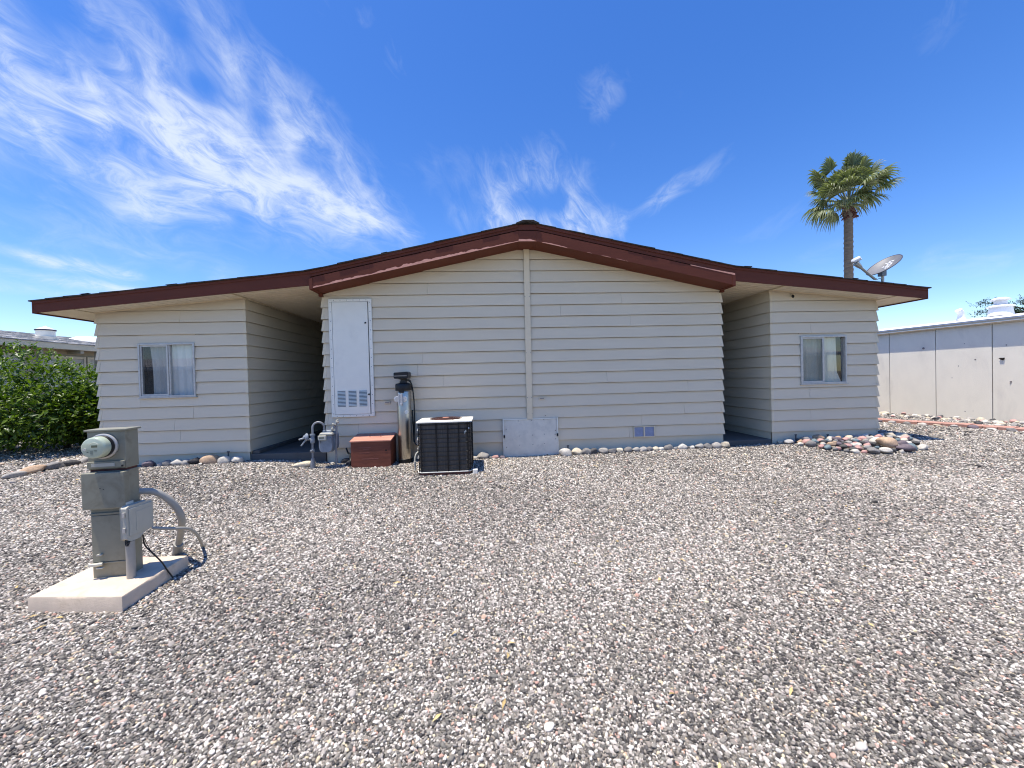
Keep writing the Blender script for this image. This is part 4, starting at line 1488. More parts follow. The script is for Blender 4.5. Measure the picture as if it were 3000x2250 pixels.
def build_ac():
    x0, x1, y0, y1 = -1.085, -.250, 5.865, 6.515
    zt, zb = -.628, -1.385
    g = gz(-.67, 6.1)
    pad = MB()
    pad.box(x0 + .02, x1 + .06, y0 + .02, y1 + .05, g - .1, -1.428)
    single('equipment_pad', pad, M['grey_conc'], ((x0 + x1) / 2, 6.2, -1.412), 'low grey concrete pad under the air conditioner', 'pad', bevel=.008)
    T = thing('air_conditioner', 'dark boxy outdoor air conditioner with white top on a pad', 'air conditioner', ((x0 + x1) / 2, (y0 + y1) / 2, -1.412))
    mb = MB()
    mb.prism_z(rrect(x0 + .006, x1 - .006, y0 + .006, y1 - .006, .09), -1.43, zb - .012)
    part('base_pan', mb, M['rust'], T, bevel=.004)
    mb = MB()
    mb.prism_z(rrect(x0, x1, y0, y1, .09), zb - .012, zb)
    part('base_rim', mb, M['white_metal'], T, bevel=.003)
    mb = MB()
    mb.prism_z(rrect(x0 + .03, x1 - .03, y0 + .03, y1 - .03, .08), zb, zt - .002)
    part('coil', mb, M['coil'], T, smooth=True)
    # louvred guard: wire loops and uprights
    wr = MB()
    loop = rrect(x0 + .012, x1 - .012, y0 + .012, y1 - .012, .085, 6)
    for i in range(11):
        z = zb + .03 + (zt - .075 - zb) * i / 10
        p = [(x, y, z) for x, y in loop]
        wr.tube(p + [p[0]], .0055, 6, caps=False)
    part('guard_wire', wr, M['wire'], T, smooth=True)
    ups = MB()
    for fx in (.085, .36, .56, .76, .93):
        x = x0 + (x1 - x0) * fx
        ups.box(x - .007, x + .007, y0 + .004, y0 + .014, zb, zt)
        ups.box(x - .005, x + .005, y1 - .014, y1 - .004, zb, zt)
    for fy in (.2, .5, .8):
        y = y0 + (y1 - y0) * fy
        for x in (x0 + .004, x1 - .014):
            ups.box(x, x + .01, y - .005, y + .005, zb, zt)
    for cx_, cy_ in ((x0 + .03, y0 + .03), (x1 - .03, y0 + .03), (x0 + .03, y1 - .03), (x1 - .03, y1 - .03)):
        ups.box(cx_ - .006, cx_ + .006, cy_ - .006, cy_ + .006, zb, zt)
    part('guard_upright', ups, M['wire'], T)
    # white top with a round opening
    cx, cy = (x0 + x1) / 2, (y0 + y1) / 2
    outer = rrect(x0 - .006, x1 + .006, y0 - .006, y1 + .006, .05, 8)
    n = len(outer)
    r = .27
    top = MB()
    inner = [(cx + r * math.cos(math.atan2(y - cy, x - cx)), cy + r * math.sin(math.atan2(y - cy, x - cx))) for x, y in outer]
    vs = [(x, y, zt - .012) for x, y in outer] + [(x, y, zt + .004) for x, y in outer] + [(x, y, zt + .018) for x, y in inner] + [(x, y, zt - .04) for x, y in inner]
    fs = []
    for i in range(n):
        j = (i + 1) % n
        fs += [(i, j, j + n, i + n), (i + n, j + n, j + 2 * n, i + 2 * n), (i + 2 * n, j + 2 * n, j + 3 * n, i + 3 * n)]
    top.add(vs, fs)
    tp = part('top_panel', top, M['white_metal'], T)
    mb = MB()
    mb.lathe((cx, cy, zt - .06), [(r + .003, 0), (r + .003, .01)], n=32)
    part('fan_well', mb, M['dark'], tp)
    mb = MB()
    for k in range(9):
        rr = r * (k + 1.2) / 10
        mb.tube([(cx + rr * math.cos(a), cy + rr * math.sin(a), zt + .020 + .014 * (1 - rr / r)) for a in np.linspace(0, 2 * math.pi, 29)], .0035, 5, caps=False)
    for k in range(6):
        a = k * math.pi / 3
        mb.tube([(cx, cy, zt + .03), (cx + r * math.cos(a), cy + r * math.sin(a), zt + .018)], .0035, 5)
    part('fan_guard', mb, M['rust'], tp, smooth=True)
    mb = MB()
    mb.lathe((cx, cy, zt + .028), [(.055, 0), (.052, .008), (0, .010)], n=20)
    part('fan_badge', mb, M['redlid'], tp)
    # foil wrap sheets behind the guard
    mb = MB()
    for fx, wv in ((.14, .2), (.37, .18), (.58, .17), (.78, .12)):
        a = x0 + (x1 - x0) * fx
        b = a + (x1 - x0) * wv
        q = []
        for j in range(7):
            z = zb + .02 + (zt - .05 - zb) * j / 6
            q.append((a, y0 + .026 + random.uniform(-.003, .003), z))
            q.append((b, y0 + .026 + random.uniform(-.003, .003), z))
        mb.add(q, [(2 * j, 2 * j + 1, 2 * j + 3, 2 * j + 2) for j in range(6)])
    part('coil_mesh', mb, M['coil'], T)
    mb = MB()
    xx, zz = x1 - .045, -.74
    mb.add([(xx - .018, y0 + .018, zz + .012), (xx + .014, y0 + .03, zz + .014), (xx + .004, y0 + .024, zz - .020)], [(0, 1, 2)])
    part('triangle_sticker', mb, M['white_plain'], T)
    mb = MB()
    mb.box(x1 - .115, x1 - .10, y0 + .012, y0 + .015, -.82, -.78)
    mb.box(x1 - .098, x1 - .083, y0 + .012, y0 + .015, -.80, -.765)
    part('sticker', mb, M['ivory'], T)
    mb = MB()
    for i in range(5):
        mb.tube([(x0 + .03, y0 + .045, -.72 - i * .14), (x0 + .02, y0 + .05, -.76 - i * .14)], .016, 8)
    part('coil_bend', mb, M['galv'], T, smooth=True)
    # grey conduit elbow to the ground on the left
    T2 = T
    mb = MB()
    mb.tube(cr_path([(x0 + .01, y0 + .2, -1.10), (x0 - .035, y0 + .18, -1.13), (x0 - .055, y0 + .16, -1.21), (x0 - .055, y0 + .15, -1.38)], 8), .014, 10)
    mb.lathe((x0 - .055, y0 + .15, -1.28), [(.02, 0), (.02, .04)], n=10)
    part('conduit_elbow', mb, M['box_grey'], T, smooth=True)
    fb = MB()
    fb.box(x1 + .0, x1 + .075, y0 - .0, y0 + .09, g - .02, -1.37)
    single('foam_block', fb, M['white_metal'], (x1 + .035, y0 + .045, g), 'small white block wedged at the front right corner of the pad', 'block', bevel=.01)


build_ac()


# ------------------------------------------------------------------ stone rows
ORD = ['first', 'second', 'third', 'fourth', 'fifth', 'sixth', 'seventh', 'eighth', 'ninth', 'tenth', 'eleventh', 'twelfth', 'thirteenth', 'fourteenth', 'fifteenth', 'sixteenth',
       'seventeenth', 'eighteenth', 'nineteenth', 'twentieth', 'twenty-first', 'twenty-second', 'twenty-third']


def stone_rows():
    g = 'stones edging the wall under the left wing'
    for i, (x, w, c) in enumerate(((-5.585, .18, 'purple grey'), (-5.42, .10, 'pale grey'), (-5.306, .16, 'grey'), (-5.143, .2, 'white'), (-5.0, .14, 'pale grey'), (-4.856, .21, 'black'), (-4.637, .27, 'tan'), (-4.413, .21, 'white'), (-4.20, .21, 'white'))):
        y = 6.70
        stone(f'{c} rounded stone, {ORD[i]} from the pedestal along the left wing wall', x, y, w * 1.08, c, g, z=gz(x, y) + .0, rz=random.uniform(-.25, .25), lift=.4, hs=1.15)
    g = 'stones between the gas meter and the access panel'
    for x, y, w, c, l in ((-2.42, 6.74, .2, 'dark grey', 'dark grey stone against the wall behind the gas meter pipe'), (-2.30, 6.60, .2, 'black', 'black rounded stone tucked beside the red wooden box'),
                          (-.10, 6.72, .24, 'pale grey', 'large pale grey stone at the wall right of the air conditioner'), (-.235, 6.70, .12, 'white', 'small white stone just behind the air conditioner'),
                          (.035, 6.73, .09, 'grey', 'little grey stone between two larger ones left of the access panel'), (.12, 6.72, .14, 'pink', 'pinkish stone left of the access panel'),
                          (.235, 6.70, .11, 'purple grey', 'flat purple-grey stone touching the access panel'), (-1.60, 6.40, .07, 'grey', 'small grey stone by the softener base'), (-1.55, 6.42, .06, 'pale grey', 'tiny pale stone by the softener base')):
        stone(l, x, y, w, c, g)
    g = 'stones edging the wall right of the access panel'
    row = [(1.334, .187, 'white'), (1.556, .165, 'cream'), (1.725, .16, 'grey'), (1.853, .145, 'dark grey'), (2.041, .158, 'pale grey'), (2.197, .14, 'grey'), (2.332, .13, 'cream'), (2.482, .13, 'grey'), (2.632, .13, 'pale grey'), (2.763, .115, 'pale grey'),
           (2.881, .11, 'grey'), (2.99, .1, 'cream'), (3.094, .086, 'white'), (3.225, .144, 'grey'), (3.356, .086, 'pale grey'), (3.476, .144, 'white'), (3.577, .075, 'dark grey'), (3.661, .092, 'white'), (3.803, .15, 'pale grey'), (3.948, .138, 'grey'), (4.112, .158, 'pale grey'), (4.284, .165, 'cream')]
    for i, (x, w, c) in enumerate(row):
        y = 6.70 - (.06 if i < 1 else 0)
        stone(f'{c} stone, {ORD[i]} right of the access panel along the wall', x, y, w * 1.25, c, g, rz=random.uniform(-.3, .3), lift=.42 if i < 21 else .55, hs=1.2 if i < 21 else 1.35)
    g = 'low stones edging the gravel left of the pedestal'
    for i, (x, y, w, c) in enumerate(((-7.75, 6.35, .34, 'grey'), (-7.60, 6.66, .30, 'pale grey'), (-7.64, 6.95, .36, 'tan'), (-7.62, 7.22, .40, 'grey'), (-7.56, 7.45, .32, 'dark grey'), (-7.50, 7.68, .34, 'pale grey'), (-7.40, 7.92, .22, 'brown'), (-7.22, 8.02, .3, 'dark grey'))):
        stone(f'{c} elongated edging stone, {ORD[i]} from the photo edge left of the pedestal', x, y, w, c, g, z=gz(x, y) + .005, rz=R(75) + random.uniform(-.2, .2), mesh=SLABS[i % 5], name='edging_stone', lift=.24, hs=1.2)


stone_rows()


def rock_pile():
    poly = [(5.42, 6.82), (5.62, 6.42), (5.85, 6.16), (6.15, 5.95), (6.6, 5.86), (7.1, 5.92), (7.42, 6.1), (7.75, 6.5), (7.95, 6.85), (7.6, 7.05), (7.46, 6.80), (6.5, 6.80)]

    def inside(x, y):
        c = False
        for i in range(len(poly)):
            (xa, ya), (xb, yb) = poly[i], poly[i - 1]
            if (ya > y) != (yb > y) and x < (xb - xa) * (y - ya) / (yb - ya) + xa:
                c = not c
        return c
    g = 'river rocks heaped at the foot of the right wing'
    named = [(5.50, 6.70, .20, 'white', 'white flat stone at the left end of the rock pile'), (6.78, 6.12, .30, 'tan', 'large tan rounded rock, biggest in the middle of the rock pile'),
             (7.10, 6.02, .22, 'teal grey', 'blue-grey round rock near the right front of the rock pile'), (6.93, 5.96, .27, 'purple grey', 'big purplish rock on the front edge of the rock pile'),
             (7.36, 6.06, .19, 'white', 'smooth white oval stone at the right front corner of the rock pile'), (6.33, 5.93, .2, 'grey', 'dark slate-grey round rock on the front edge of the pile'),
             (6.52, 5.90, .22, 'white', 'bright white rock on the front edge of the pile, left of the purplish one'), (7.72, 6.72, .30, 'cream', 'long cream rock on the right rim of the rock pile')]
    placed = []
    for x, y, w, c, l in named:
        placed.append((x, y, w))
        stone(l, x, y, w, c, g, lift=.5, z=gz(x, y) + (.05 if 'middle' in l else 0))
    front = 0
    tries = 0
    cols = ['white', 'pale grey', 'grey', 'grey', 'pink', 'cream', 'pale grey', 'purple grey', 'teal grey', 'tan', 'white', 'dark grey', 'pink']
    cnt = 0
    while tries < 9000 and cnt < 120:
        tries += 1
        x, y = random.uniform(5.3, 8.0), random.uniform(5.8, 7.1)
        if not inside(x, y):
            continue
        w = random.choice((.1, .13, .15, .17, .2, .12))
        if any((x - a) ** 2 + (y - b) ** 2 < (.37 * (w + q)) ** 2 for a, b, q in placed):
            continue
        placed.append((x, y, w))
        c = random.choice(cols)
        h = .07 * smoothstep(np.array((y - 5.95) / .5)) * smoothstep(np.array((x - 5.5) / .5)) * smoothstep(np.array((7.9 - x) / .5))
        where = 'front edge' if y < 6.2 else ('back by the wall' if y > 6.6 else 'middle')
        side = 'left part' if x < 6.2 else ('right part' if x > 7.0 else 'centre')
        bulk = 'small ' if w < .125 else ('big ' if w > .18 else '')
        stone(f'{bulk}{c} rock in the right wing rock pile, {where}, {side}', x, y, w, c, g, z=gz(x, y) + float(h), tilt=.35, lift=.45)
        cnt += 1


rock_pile()


# ------------------------------------------------------------------ small stakes by the walls
for i, (x, y, h, l) in enumerate(((-4.40, 6.80, .17, 'short grey stake behind the stones at the left wing'), (5.72, 6.80, .16, 'short dark stake at the wall above the left of the rock pile'), (6.37, 6.82, .15, 'short dark stake at the wall above the middle of the rock pile'), (1.42, 6.80, .15, 'thin grey stake beside the white stones right of the access panel'))):
    mb = MB()
    g = gz(x, y)
    mb.tube([(x, y, g - .05), (x, y, g + h)], .012, 8)
    mb.box(x - .02, x + .02, y - .006, y + .006, g + h - .012, g + h + .008)
    single('anchor_stake', mb, M['rivet'], (x, y, g), l, 'stake', 'anchor stakes along the walls')


# ------------------------------------------------------------------ satellite dish on the right wing roof
def build_dish():
    base = Vector((7.70, 7.0, roof_z(7.70)))
    T = thing('satellite_dish', 'grey satellite dish with white receiver arm on the right wing roof', 'satellite dish', base)
    mb = MB()
    mb.box(7.63, 7.79, 6.92, 7.08, roof_z(7.79) - .012, roof_z(7.63) + .012)
    part('foot_plate', mb, M['galv'], T)
    mb = MB()
    mb.tube([(7.705, 7.0, base.z), (7.712, 7.0, 1.82)], .024, 12)
    part('mast', mb, M['galv'], T, smooth=True)
    c = Vector((7.66, 6.93, 2.0))
    u = Vector((.60, .10, .43)).normalized()
    n = Vector((-.60, -.13, .78))
    n = (n - u * n.dot(u)).normalized()
    v = n.cross(u).normalized()
    A, B = .345, .235
    d = MB()
    rings, seg = 8, 40
    vs, fs = [], []
    for side, off in ((0, 0.0), (1, -.010)):
        for i in range(rings + 1):
            rr = i / rings
            for k in range(seg):
                a = 2 * math.pi * k / seg
                p = c + u * (A * rr * math.cos(a)) + v * (B * rr * math.sin(a)) + n * (.075 * (rr * rr - 1) + off)
                vs.append(p)
    S = (rings + 1) * seg
    for i in range(rings):
        for k in range(seg):
            j = (k + 1) % seg
            fs.append((i * seg + k, i * seg + j, (i + 1) * seg + j, (i + 1) * seg + k))
            fs.append((S + i * seg + k, S + (i + 1) * seg + k, S + (i + 1) * seg + j, S + i * seg + j))
    for k in range(seg):
        j = (k + 1) % seg
        fs.append((rings * seg + k, rings * seg + j, S + rings * seg + j, S + rings * seg + k))
    d.add(vs, fs)
    rf = part('reflector', d, M['dish'], T, smooth=True)
    rim = MB()
    rim.tube([c + u * (A * math.cos(a)) + v * (B * math.sin(a)) + n * -.005 for a in np.linspace(0, 2 * math.pi, 49)], .008, 8, caps=False)
    part('rim', rim, mat('dish_rim_dark', srgb(70, 70, 78), .5), rf, smooth=True)
    # lettering printed on the reflector
    tx = bpy.data.curves.new('lettering', 'FONT')
    tx.body = 'dish'
    tx.size = .165
    tx.align_x = 'CENTER'
    tx.align_y = 'CENTER'
    tx.extrude = .001
    to = bpy.data.objects.new('lettering_tmp', tx)
    COL.objects.link(to)
    dg = bpy.context.evaluated_depsgraph_get()
    me = bpy.data.meshes.new_from_object(to.evaluated_get(dg))
    bpy.data.objects.remove(to, do_unlink=True)
    e2 = v if v.z > 0 else -v
    org = root_loc(T)
    cc = u * .085
    # the print lies on the curved face
    bm = bmesh.new()
    bm.from_mesh(me)
    bmesh.ops.triangulate(bm, faces=bm.faces)
    bmesh.ops.subdivide_edges(bm, edges=[e for e in bm.edges if e.calc_length() > .04], cuts=1)
    for vt in bm.verts:
        a, b, h = vt.co.x, vt.co.y, vt.co.z
        pu, pv = a + .085, b * 1.1 + .0
        rr2 = (pu / A) ** 2 + (pv / B) ** 2
        p = c + u * pu + e2 * pv + n * (.075 * (rr2 - 1) + .004 + h)
        vt.co = p - org
    bm.to_mesh(me)
    bm.free()
    me.materials.clear()
    me.materials.append(M['white_plain'])
    lo = bpy.data.objects.new('lettering', me)
    lo.parent = rf
    COL.objects.link(lo)
    # arm and receiver heads
    a0 = Vector((7.43, 6.90, 1.725))
    a1 = Vector((7.12, 6.85, 1.915))
    a2 = Vector((6.99, 6.84, 2.01))
    mb = MB()
    mb.tube([a0 + Vector((.06, .03, .0)), a0, a1], [.018, .022, .022], 8)
    mb.tube([a1, a1 + (a2 - a1) * .4, a2], [.024, .04, .05], 8)
    part('feed_arm', mb, M['box_grey'], T, smooth=False)
    mb = MB()
    mb.tube([Vector((6.93, 6.83, 2.02)), Vector((6.945, 6.83, 2.045)), Vector((7.06, 6.84, 2.10)), Vector((7.075, 6.84, 2.105))], [.03, .045, .038, .028], 10)
    part('receiver', mb, M['white'], T, smooth=True)
    for q in (Vector((7.04, 6.86, 2.045)), Vector((7.095, 6.87, 2.085))):
        mb = MB()
        mb.tube([q - Vector((.03, 0, .0)), q + Vector((.035, .02, .012)), q + Vector((.055, .03, .016))], [.018, .018, .024], 10)
        part('feed_horn', mb, M['white'], T, smooth=True)
    mb = MB()
    mb.box(7.655, 7.745, 6.955, 7.045, 1.80, 1.90)
    mb.tube([(7.70, 7.0, 1.88), tuple(c - n * .075)], .03, 8)
    part('bracket', mb, M['gaspipe'], T)
    mb = MB()
    mb.tube(cr_path([tuple(a0), (7.50, 6.92, 1.715), (7.60, 6.95, 1.745), (7.66, 6.97, 1.70), (7.69, 6.98, 1.60)], 6), .006, 6)
    part('coax_cable', mb, M['blacks'], T, smooth=True)


build_dish()


# ------------------------------------------------------------------ neighbouring building on the right
def build_right_neighbour():
    P0 = Vector((12.42, 8.68, 0))
    a = R(8)
    d = Vector((math.sin(a), -math.cos(a), 0))      # towards the viewer
    n = Vector((d.y, -d.x, 0))                      # out of the wall, towards the yard
    if n.x > 0:
        n = -n
    T = thing('neighbour_building', 'long white panelled building with flat white roof beyond the right wing', 'building', (P0.x, P0.y, -1.4))

    def pt(s, o, z):
        return P0 + d * s + n * o + Vector((0, 0, z))

    def slabp(s0, s1, o0, o1, z0, z1, z0b=None, z1b=None):
        mb = MB()
        mb.hexa([pt(s0, o1, z0), pt(s1, o1, z0), pt(s1, o0, z0), pt(s0, o0, z0), pt(s0, o1, z1), pt(s1, o1, z1), pt(s1, o0, z1), pt(s0, o0, z1)])
        return mb
    w = 1.085
    for i in range(-7, 4):
        s0 = i * w
        part('wall_panel', slabp(s0 + .008, s0 + w - .008, -.03, 0 + random.uniform(-.003, .003), -1.40 + random.uniform(-.02, .0), 1.045), M['neigh'], T)
    part('wall_core', slabp(-7.6, 4.4, -8.0, -.032, -1.6, 1.04), mat('seam_brown', srgb(110, 92, 84), .9), T)
    # soil gap under panels
    # roof edge: white coated edge, gutter lip, underside
    part('eave_underside', slabp(-7.7, 4.5, 0.002, .085, 1.045, 1.058), M['neigh'], T)
    part('gutter', slabp(-7.7, 4.5, .002, .12, 1.058, 1.15), M['trim'], T, bevel=.02)
    part('gutter_lip', slabp(-7.7, 4.5, .12, .14, 1.122, 1.155), M['white'], T, bevel=.006)
    part('gutter_bead', slabp(-7.7, 4.5, .12, .132, 1.068, 1.082), M['white'], T)
    mb = MB()
    ss = (-7.75, 4.55)
    prof = [(.15, 1.158), (-.05, 1.215), (-2.5, 1.45), (-6, 1.5), (-8, 1.2)]
    vs = [pt(s, o, z) for s in ss for o, z in prof]
    m_ = len(prof)
    mb.add(vs, [(i, i + 1, m_ + i + 1, m_ + i) for i in range(m_ - 1)])
    part('roof', mb, M['white'], T)
    # vents
    c = Vector((13.31, 9.13, 0))
    mb = MB()
    z0 = 1.295
    mb.lathe((c.x, c.y, z0), [(.23, 0), (.20, .20), (.20, .22), (.245, .225), (.245, .25), (.18, .275), (.115, .28), (.115, .40), (.175, .405), (.18, .425), (.10, .47), (0, .475)], n=24)
    part('roof_vent', mb, M['white'], T, smooth=True)
    c2 = Vector((13.19, 9.87, 0))
    mb = MB()
    mb.tube([(c2.x, c2.y, 1.30), (c2.x, c2.y, 1.42), (c2.x - .02, c2.y, 1.5), (c2.x - .08, c2.y, 1.585)], [.10, .07, .07, .075], 14)
    mb.tube([(c2.x - .01, c2.y, 1.54), (c2.x + .07, c2.y, 1.48)], [.06, .03], 12)
    part('vent_hood', mb, M['white'], T, smooth=True)
    # rust spots and a small bracket on the panels
    mb = MB()
    b = pt(.165, .012, .165)
    mb.add([b + Vector((0, 0, .02)) - d * .055, b + d * .05 + Vector((0, 0, .035)), b + d * .03 - Vector((0, 0, .03)), b - d * .02 - Vector((0, 0, .01))], [(0, 1, 2, 3)])
    mb.hexa([b - d * .03 + n * .0, b + d * .045, b + d * .045 - n * .02, b - d * .03 - n * .02] + [p + Vector((0, 0, .03)) for p in (b - d * .03 + n * .02, b + d * .045 + n * .02, b + d * .045 - n * .02, b - d * .03 - n * .02)])
    part('wall_bracket', mb, M['blacks'], T)
    mb = MB()
    for s, z, r in ((-.62, .03, .012), (-.3, .18, .018), (.24, .5, .014), (.31, -.38, .02), (.3, -.42, .012), (-.5, -1.15, .012), (-.35, -1.13, .008), (-1.35, .55, .03), (-.5, .6, .01), (-.75, -.28, .01)):
        q = pt(s, .004, z)
        mb.lathe(q, [(r, 0), (r * .7, .002)], n, 8)
    part('wall_spot', mb, mat('stain_brown', srgb(140, 128, 122), .9), T)


build_right_neighbour()


def right_strip():
    g = 'river rocks along the foot of the neighbouring white wall'
    a = R(8)
    d = Vector((math.sin(a), -math.cos(a), 0))
    P0 = Vector((12.42, 8.68, 0))
    n = Vector((-math.cos(a), -math.sin(a), 0))
    placed = []
    cols = ['white', 'white', 'cream', 'pale grey', 'grey', 'cream', 'pink', 'white', 'dark grey']
    tries = 0
    cnt = 0
    while tries < 9000 and cnt < 170:
        tries += 1
        s = random.uniform(-3.6, 2.4)
        o = random.uniform(.12, .12 + .82 + .08 * (s + 2))
        p = P0 + d * s + n * o
        w = random.choice((.08, .1, .12, .15, .18))
        if any((p.x - x) ** 2 + (p.y - y) ** 2 < (.38 * (w + q)) ** 2 for x, y, q in placed):
            continue
        placed.append((p.x, p.y, w))
        c = random.choice(cols)
        zone = 'far end' if s < -1.6 else ('second panel' if s < 0 else ('bracket panel' if s < 1.09 else 'right photo edge'))
        row = 'against the wall' if o < .45 else ('middle row' if o < .8 else 'by the pavers')
        bulk = 'small ' if w < .11 else ('big ' if w > .14 else '')
        stone(f'{bulk}{c} rock below the white wall, {zone}, {row}', p.x, p.y, w, c, g, tilt=.3, lift=.4)
        cnt += 1
    # line of red pavers in front of the rocks, with stones along its yard side
    T = thing('paver_edging', 'line of flat red pavers edging the gravel beside the white building', 'edging', (10.6, 8.3, gz(10.6, 8.3)))
    p0, p1 = Vector((10.02, 9.9, 0)), Vector((11.25, 6.6, 0))
    L = (p1 - p0).length
    dd = (p1 - p0).normalized()
    nn = Vector((-dd.y, dd.x, 0))
    k = int(L / .205)
    for i in range(-4, k + 2):
        c = p0 + dd * (i * .205)
        z = gz(c.x, c.y) + .07 + random.uniform(-.006, .006)
        t = random.uniform(-.03, .03)
        e = (dd + nn * t).normalized()
        f = Vector((-e.y, e.x, 0))
        q = [c - e * .099 - f * .19, c + e * .099 - f * .19, c + e * .099 + f * .19, c - e * .099 + f * .19]
        mb = MB()
        mb.hexa([Vector((p.x, p.y, z - .07)) for p in q] + [Vector((p.x, p.y, z)) for p in q])
        part('paver', mb, M['orange_brick'], T, bevel=.005)
    side = -1 if nn.x > 0 else 1
    g2 = 'stones set along the yard side of the red pavers'
    cs = ['cream', 'purple grey', 'pale grey', 'grey', 'white', 'cream', 'pale grey', 'purple grey', 'white', 'grey', 'pale grey', 'cream']
    for i in range(12):
        c = p0 + dd * (.35 + i * .27) + nn * side * (.27)
        stone(f'{cs[i]} stone, {ORD[i]} along the red paver line counted from the house', c.x, c.y, random.uniform(.14, .2), cs[i], g2, rz=math.atan2(dd.y, dd.x), mesh=random.choice(STONES + SLABS), lift=.3)


right_strip()


# ------------------------------------------------------------------ neighbouring house on the left
def build_left_neighbour():
    T = thing('neighbour_house', 'beige neighbouring house with grey shingle roof behind the hedge', 'house', (-15.0, 13.0, -1.45))
    wx = -14.75
    mb = MB()
    mb.box(-22, wx, 6.0, 24.0, -1.7, 1.40)
    part('wall', mb, M['beige'], T)
    mb = MB()
    mb.box(-14.31, -14.27, 5.6, 24.4, 1.385, 1.572)
    part('fascia_board', mb, M['trim'], T)
    mb = MB()
    mb.box(wx, -14.31, 5.6, 24.4, 1.39, 1.405)
    part('soffit', mb, M['beige'], T)
    mb = MB()
    mb.hexa([(-14.26, 5.5, 1.57), (-14.26, 24.5, 1.57), (-18.0, 24.5, 2.26), (-18.0, 5.5, 2.26), (-14.26, 5.5, 1.585), (-14.26, 24.5, 1.585), (-18.0, 24.5, 2.275), (-18.0, 5.5, 2.275)])
    mb.hexa([(-18.0, 5.5, 2.26), (-18.0, 24.5, 2.26), (-22.0, 24.5, 1.5), (-22.0, 5.5, 1.5), (-18.0, 5.5, 2.275), (-18.0, 24.5, 2.275), (-22.0, 24.5, 1.515), (-22.0, 5.5, 1.515)])
    rf = part('roof', mb, M['grey_shingle'], T)
    sh = MB()
    rr = random.Random(3)
    for i in range(26):
        u0, u1 = i / 26, (i + 1.1) / 26
        y = 5.5 - rr.uniform(0, .3)
        while y < 24.5:
            w = rr.uniform(.16, .36)
            xa, xb = -14.24 - 3.76 * u0, -14.24 - 3.76 * u1
            za, zb = 1.586 + .69 * u0, 1.586 + .69 * u1
            h = rr.uniform(.006, .02)
            sh.hexa([(xa, y, za), (xa, y + w - .01, za), (xb, y + w - .01, zb), (xb, y, zb), (xa, y, za + h), (xa, y + w - .01, za + h), (xb, y + w - .01, zb + .004), (xb, y, zb + .004)])
            y += w
    part('shingle', sh, M['grey_shingle'], rf, kind='stuff')
    # round roof ventilator
    vx, vy = -15.6, 14.75
    mb = MB()
    mb.lathe((vx, vy, 1.78), [(.30, 0), (.30, .12), (.245, .13)], n=24)
    part('vent_base', mb, M['galv'], T, smooth=True)
    mb = MB()
    mb.lathe((vx, vy, 1.86), [(.235, 0), (.235, .26)], n=28)
    part('vent_drum', mb, M['white_metal'], T, smooth=True)
    mb = MB()
    mb.lathe((vx, vy, 2.115), [(.255, 0), (.262, .01), (.262, .04), (.25, .045)], n=28)
    part('vent_band', mb, mat('dark_band', srgb(50, 52, 80), .5), T, smooth=True)
    mb = MB()
    mb.lathe((vx, vy, 2.158), [(.245, 0), (.16, .05), (.05, .10), (0, .14)], n=24)
    part('vent_cap', mb, M['white'], T, smooth=True)
    mb = MB()
    mb.lathe((-16.6, 17.2, 1.93), [(.62, 0), (.5, .16), (.3, .25), (0, .29)], n=24)
    part('skylight', mb, M['white'], T, smooth=True)
    # shaded window openings with blinds under the eave
    for y0, y1, z0, z1 in ((11.6, 13.2, -.2, 1.12), (13.75, 15.1, -.3, 1.10), (15.3, 16.6, -.3, 1.10), (8.0, 9.6, -.2, 1.1)):
        mb = MB()
        mb.box(wx + .002, wx + .05, y0, y1, z1, z1 + .09)
        mb.box(wx + .002, wx + .05, y0, y1, z0 - .09, z0)
        mb.box(wx + .002, wx + .05, y0 - .07, y0, z0 - .09, z1 + .09)
        mb.box(wx + .002, wx + .05, y1, y1 + .07, z0 - .09, z1 + .09)
        wn = part('window', mb, M['trim'], T)
        mb = MB()
        k = int((z1 - z0) / .07)
        for i in range(k):
            z = z0 + (z1 - z0) * i / k
            mb.hexa([(wx + .004, y0, z), (wx + .034, y0, z), (wx + .034, y1, z), (wx + .004, y1, z), (wx + .004, y0, z + .066), (wx + .012, y0, z + .066), (wx + .012, y1, z + .066), (wx + .004, y1, z + .066)])
        part('blind', mb, M['soffit'], wn)
    for y in (12.9 + .5, 15.2):
        mb = MB()
        mb.box(wx + .3, wx + .40, y, y + .08, -1.5, 1.388)
        part('post', mb, M['beige'], T)
    for i in range(7):
        mb = MB()
        y = 7.0 + 1.9 * i
        mb.box(wx, -14.32, y, y + .12, 1.27, 1.388)
        part('rafter_end', mb, M['beige'], T)


build_left_neighbour()


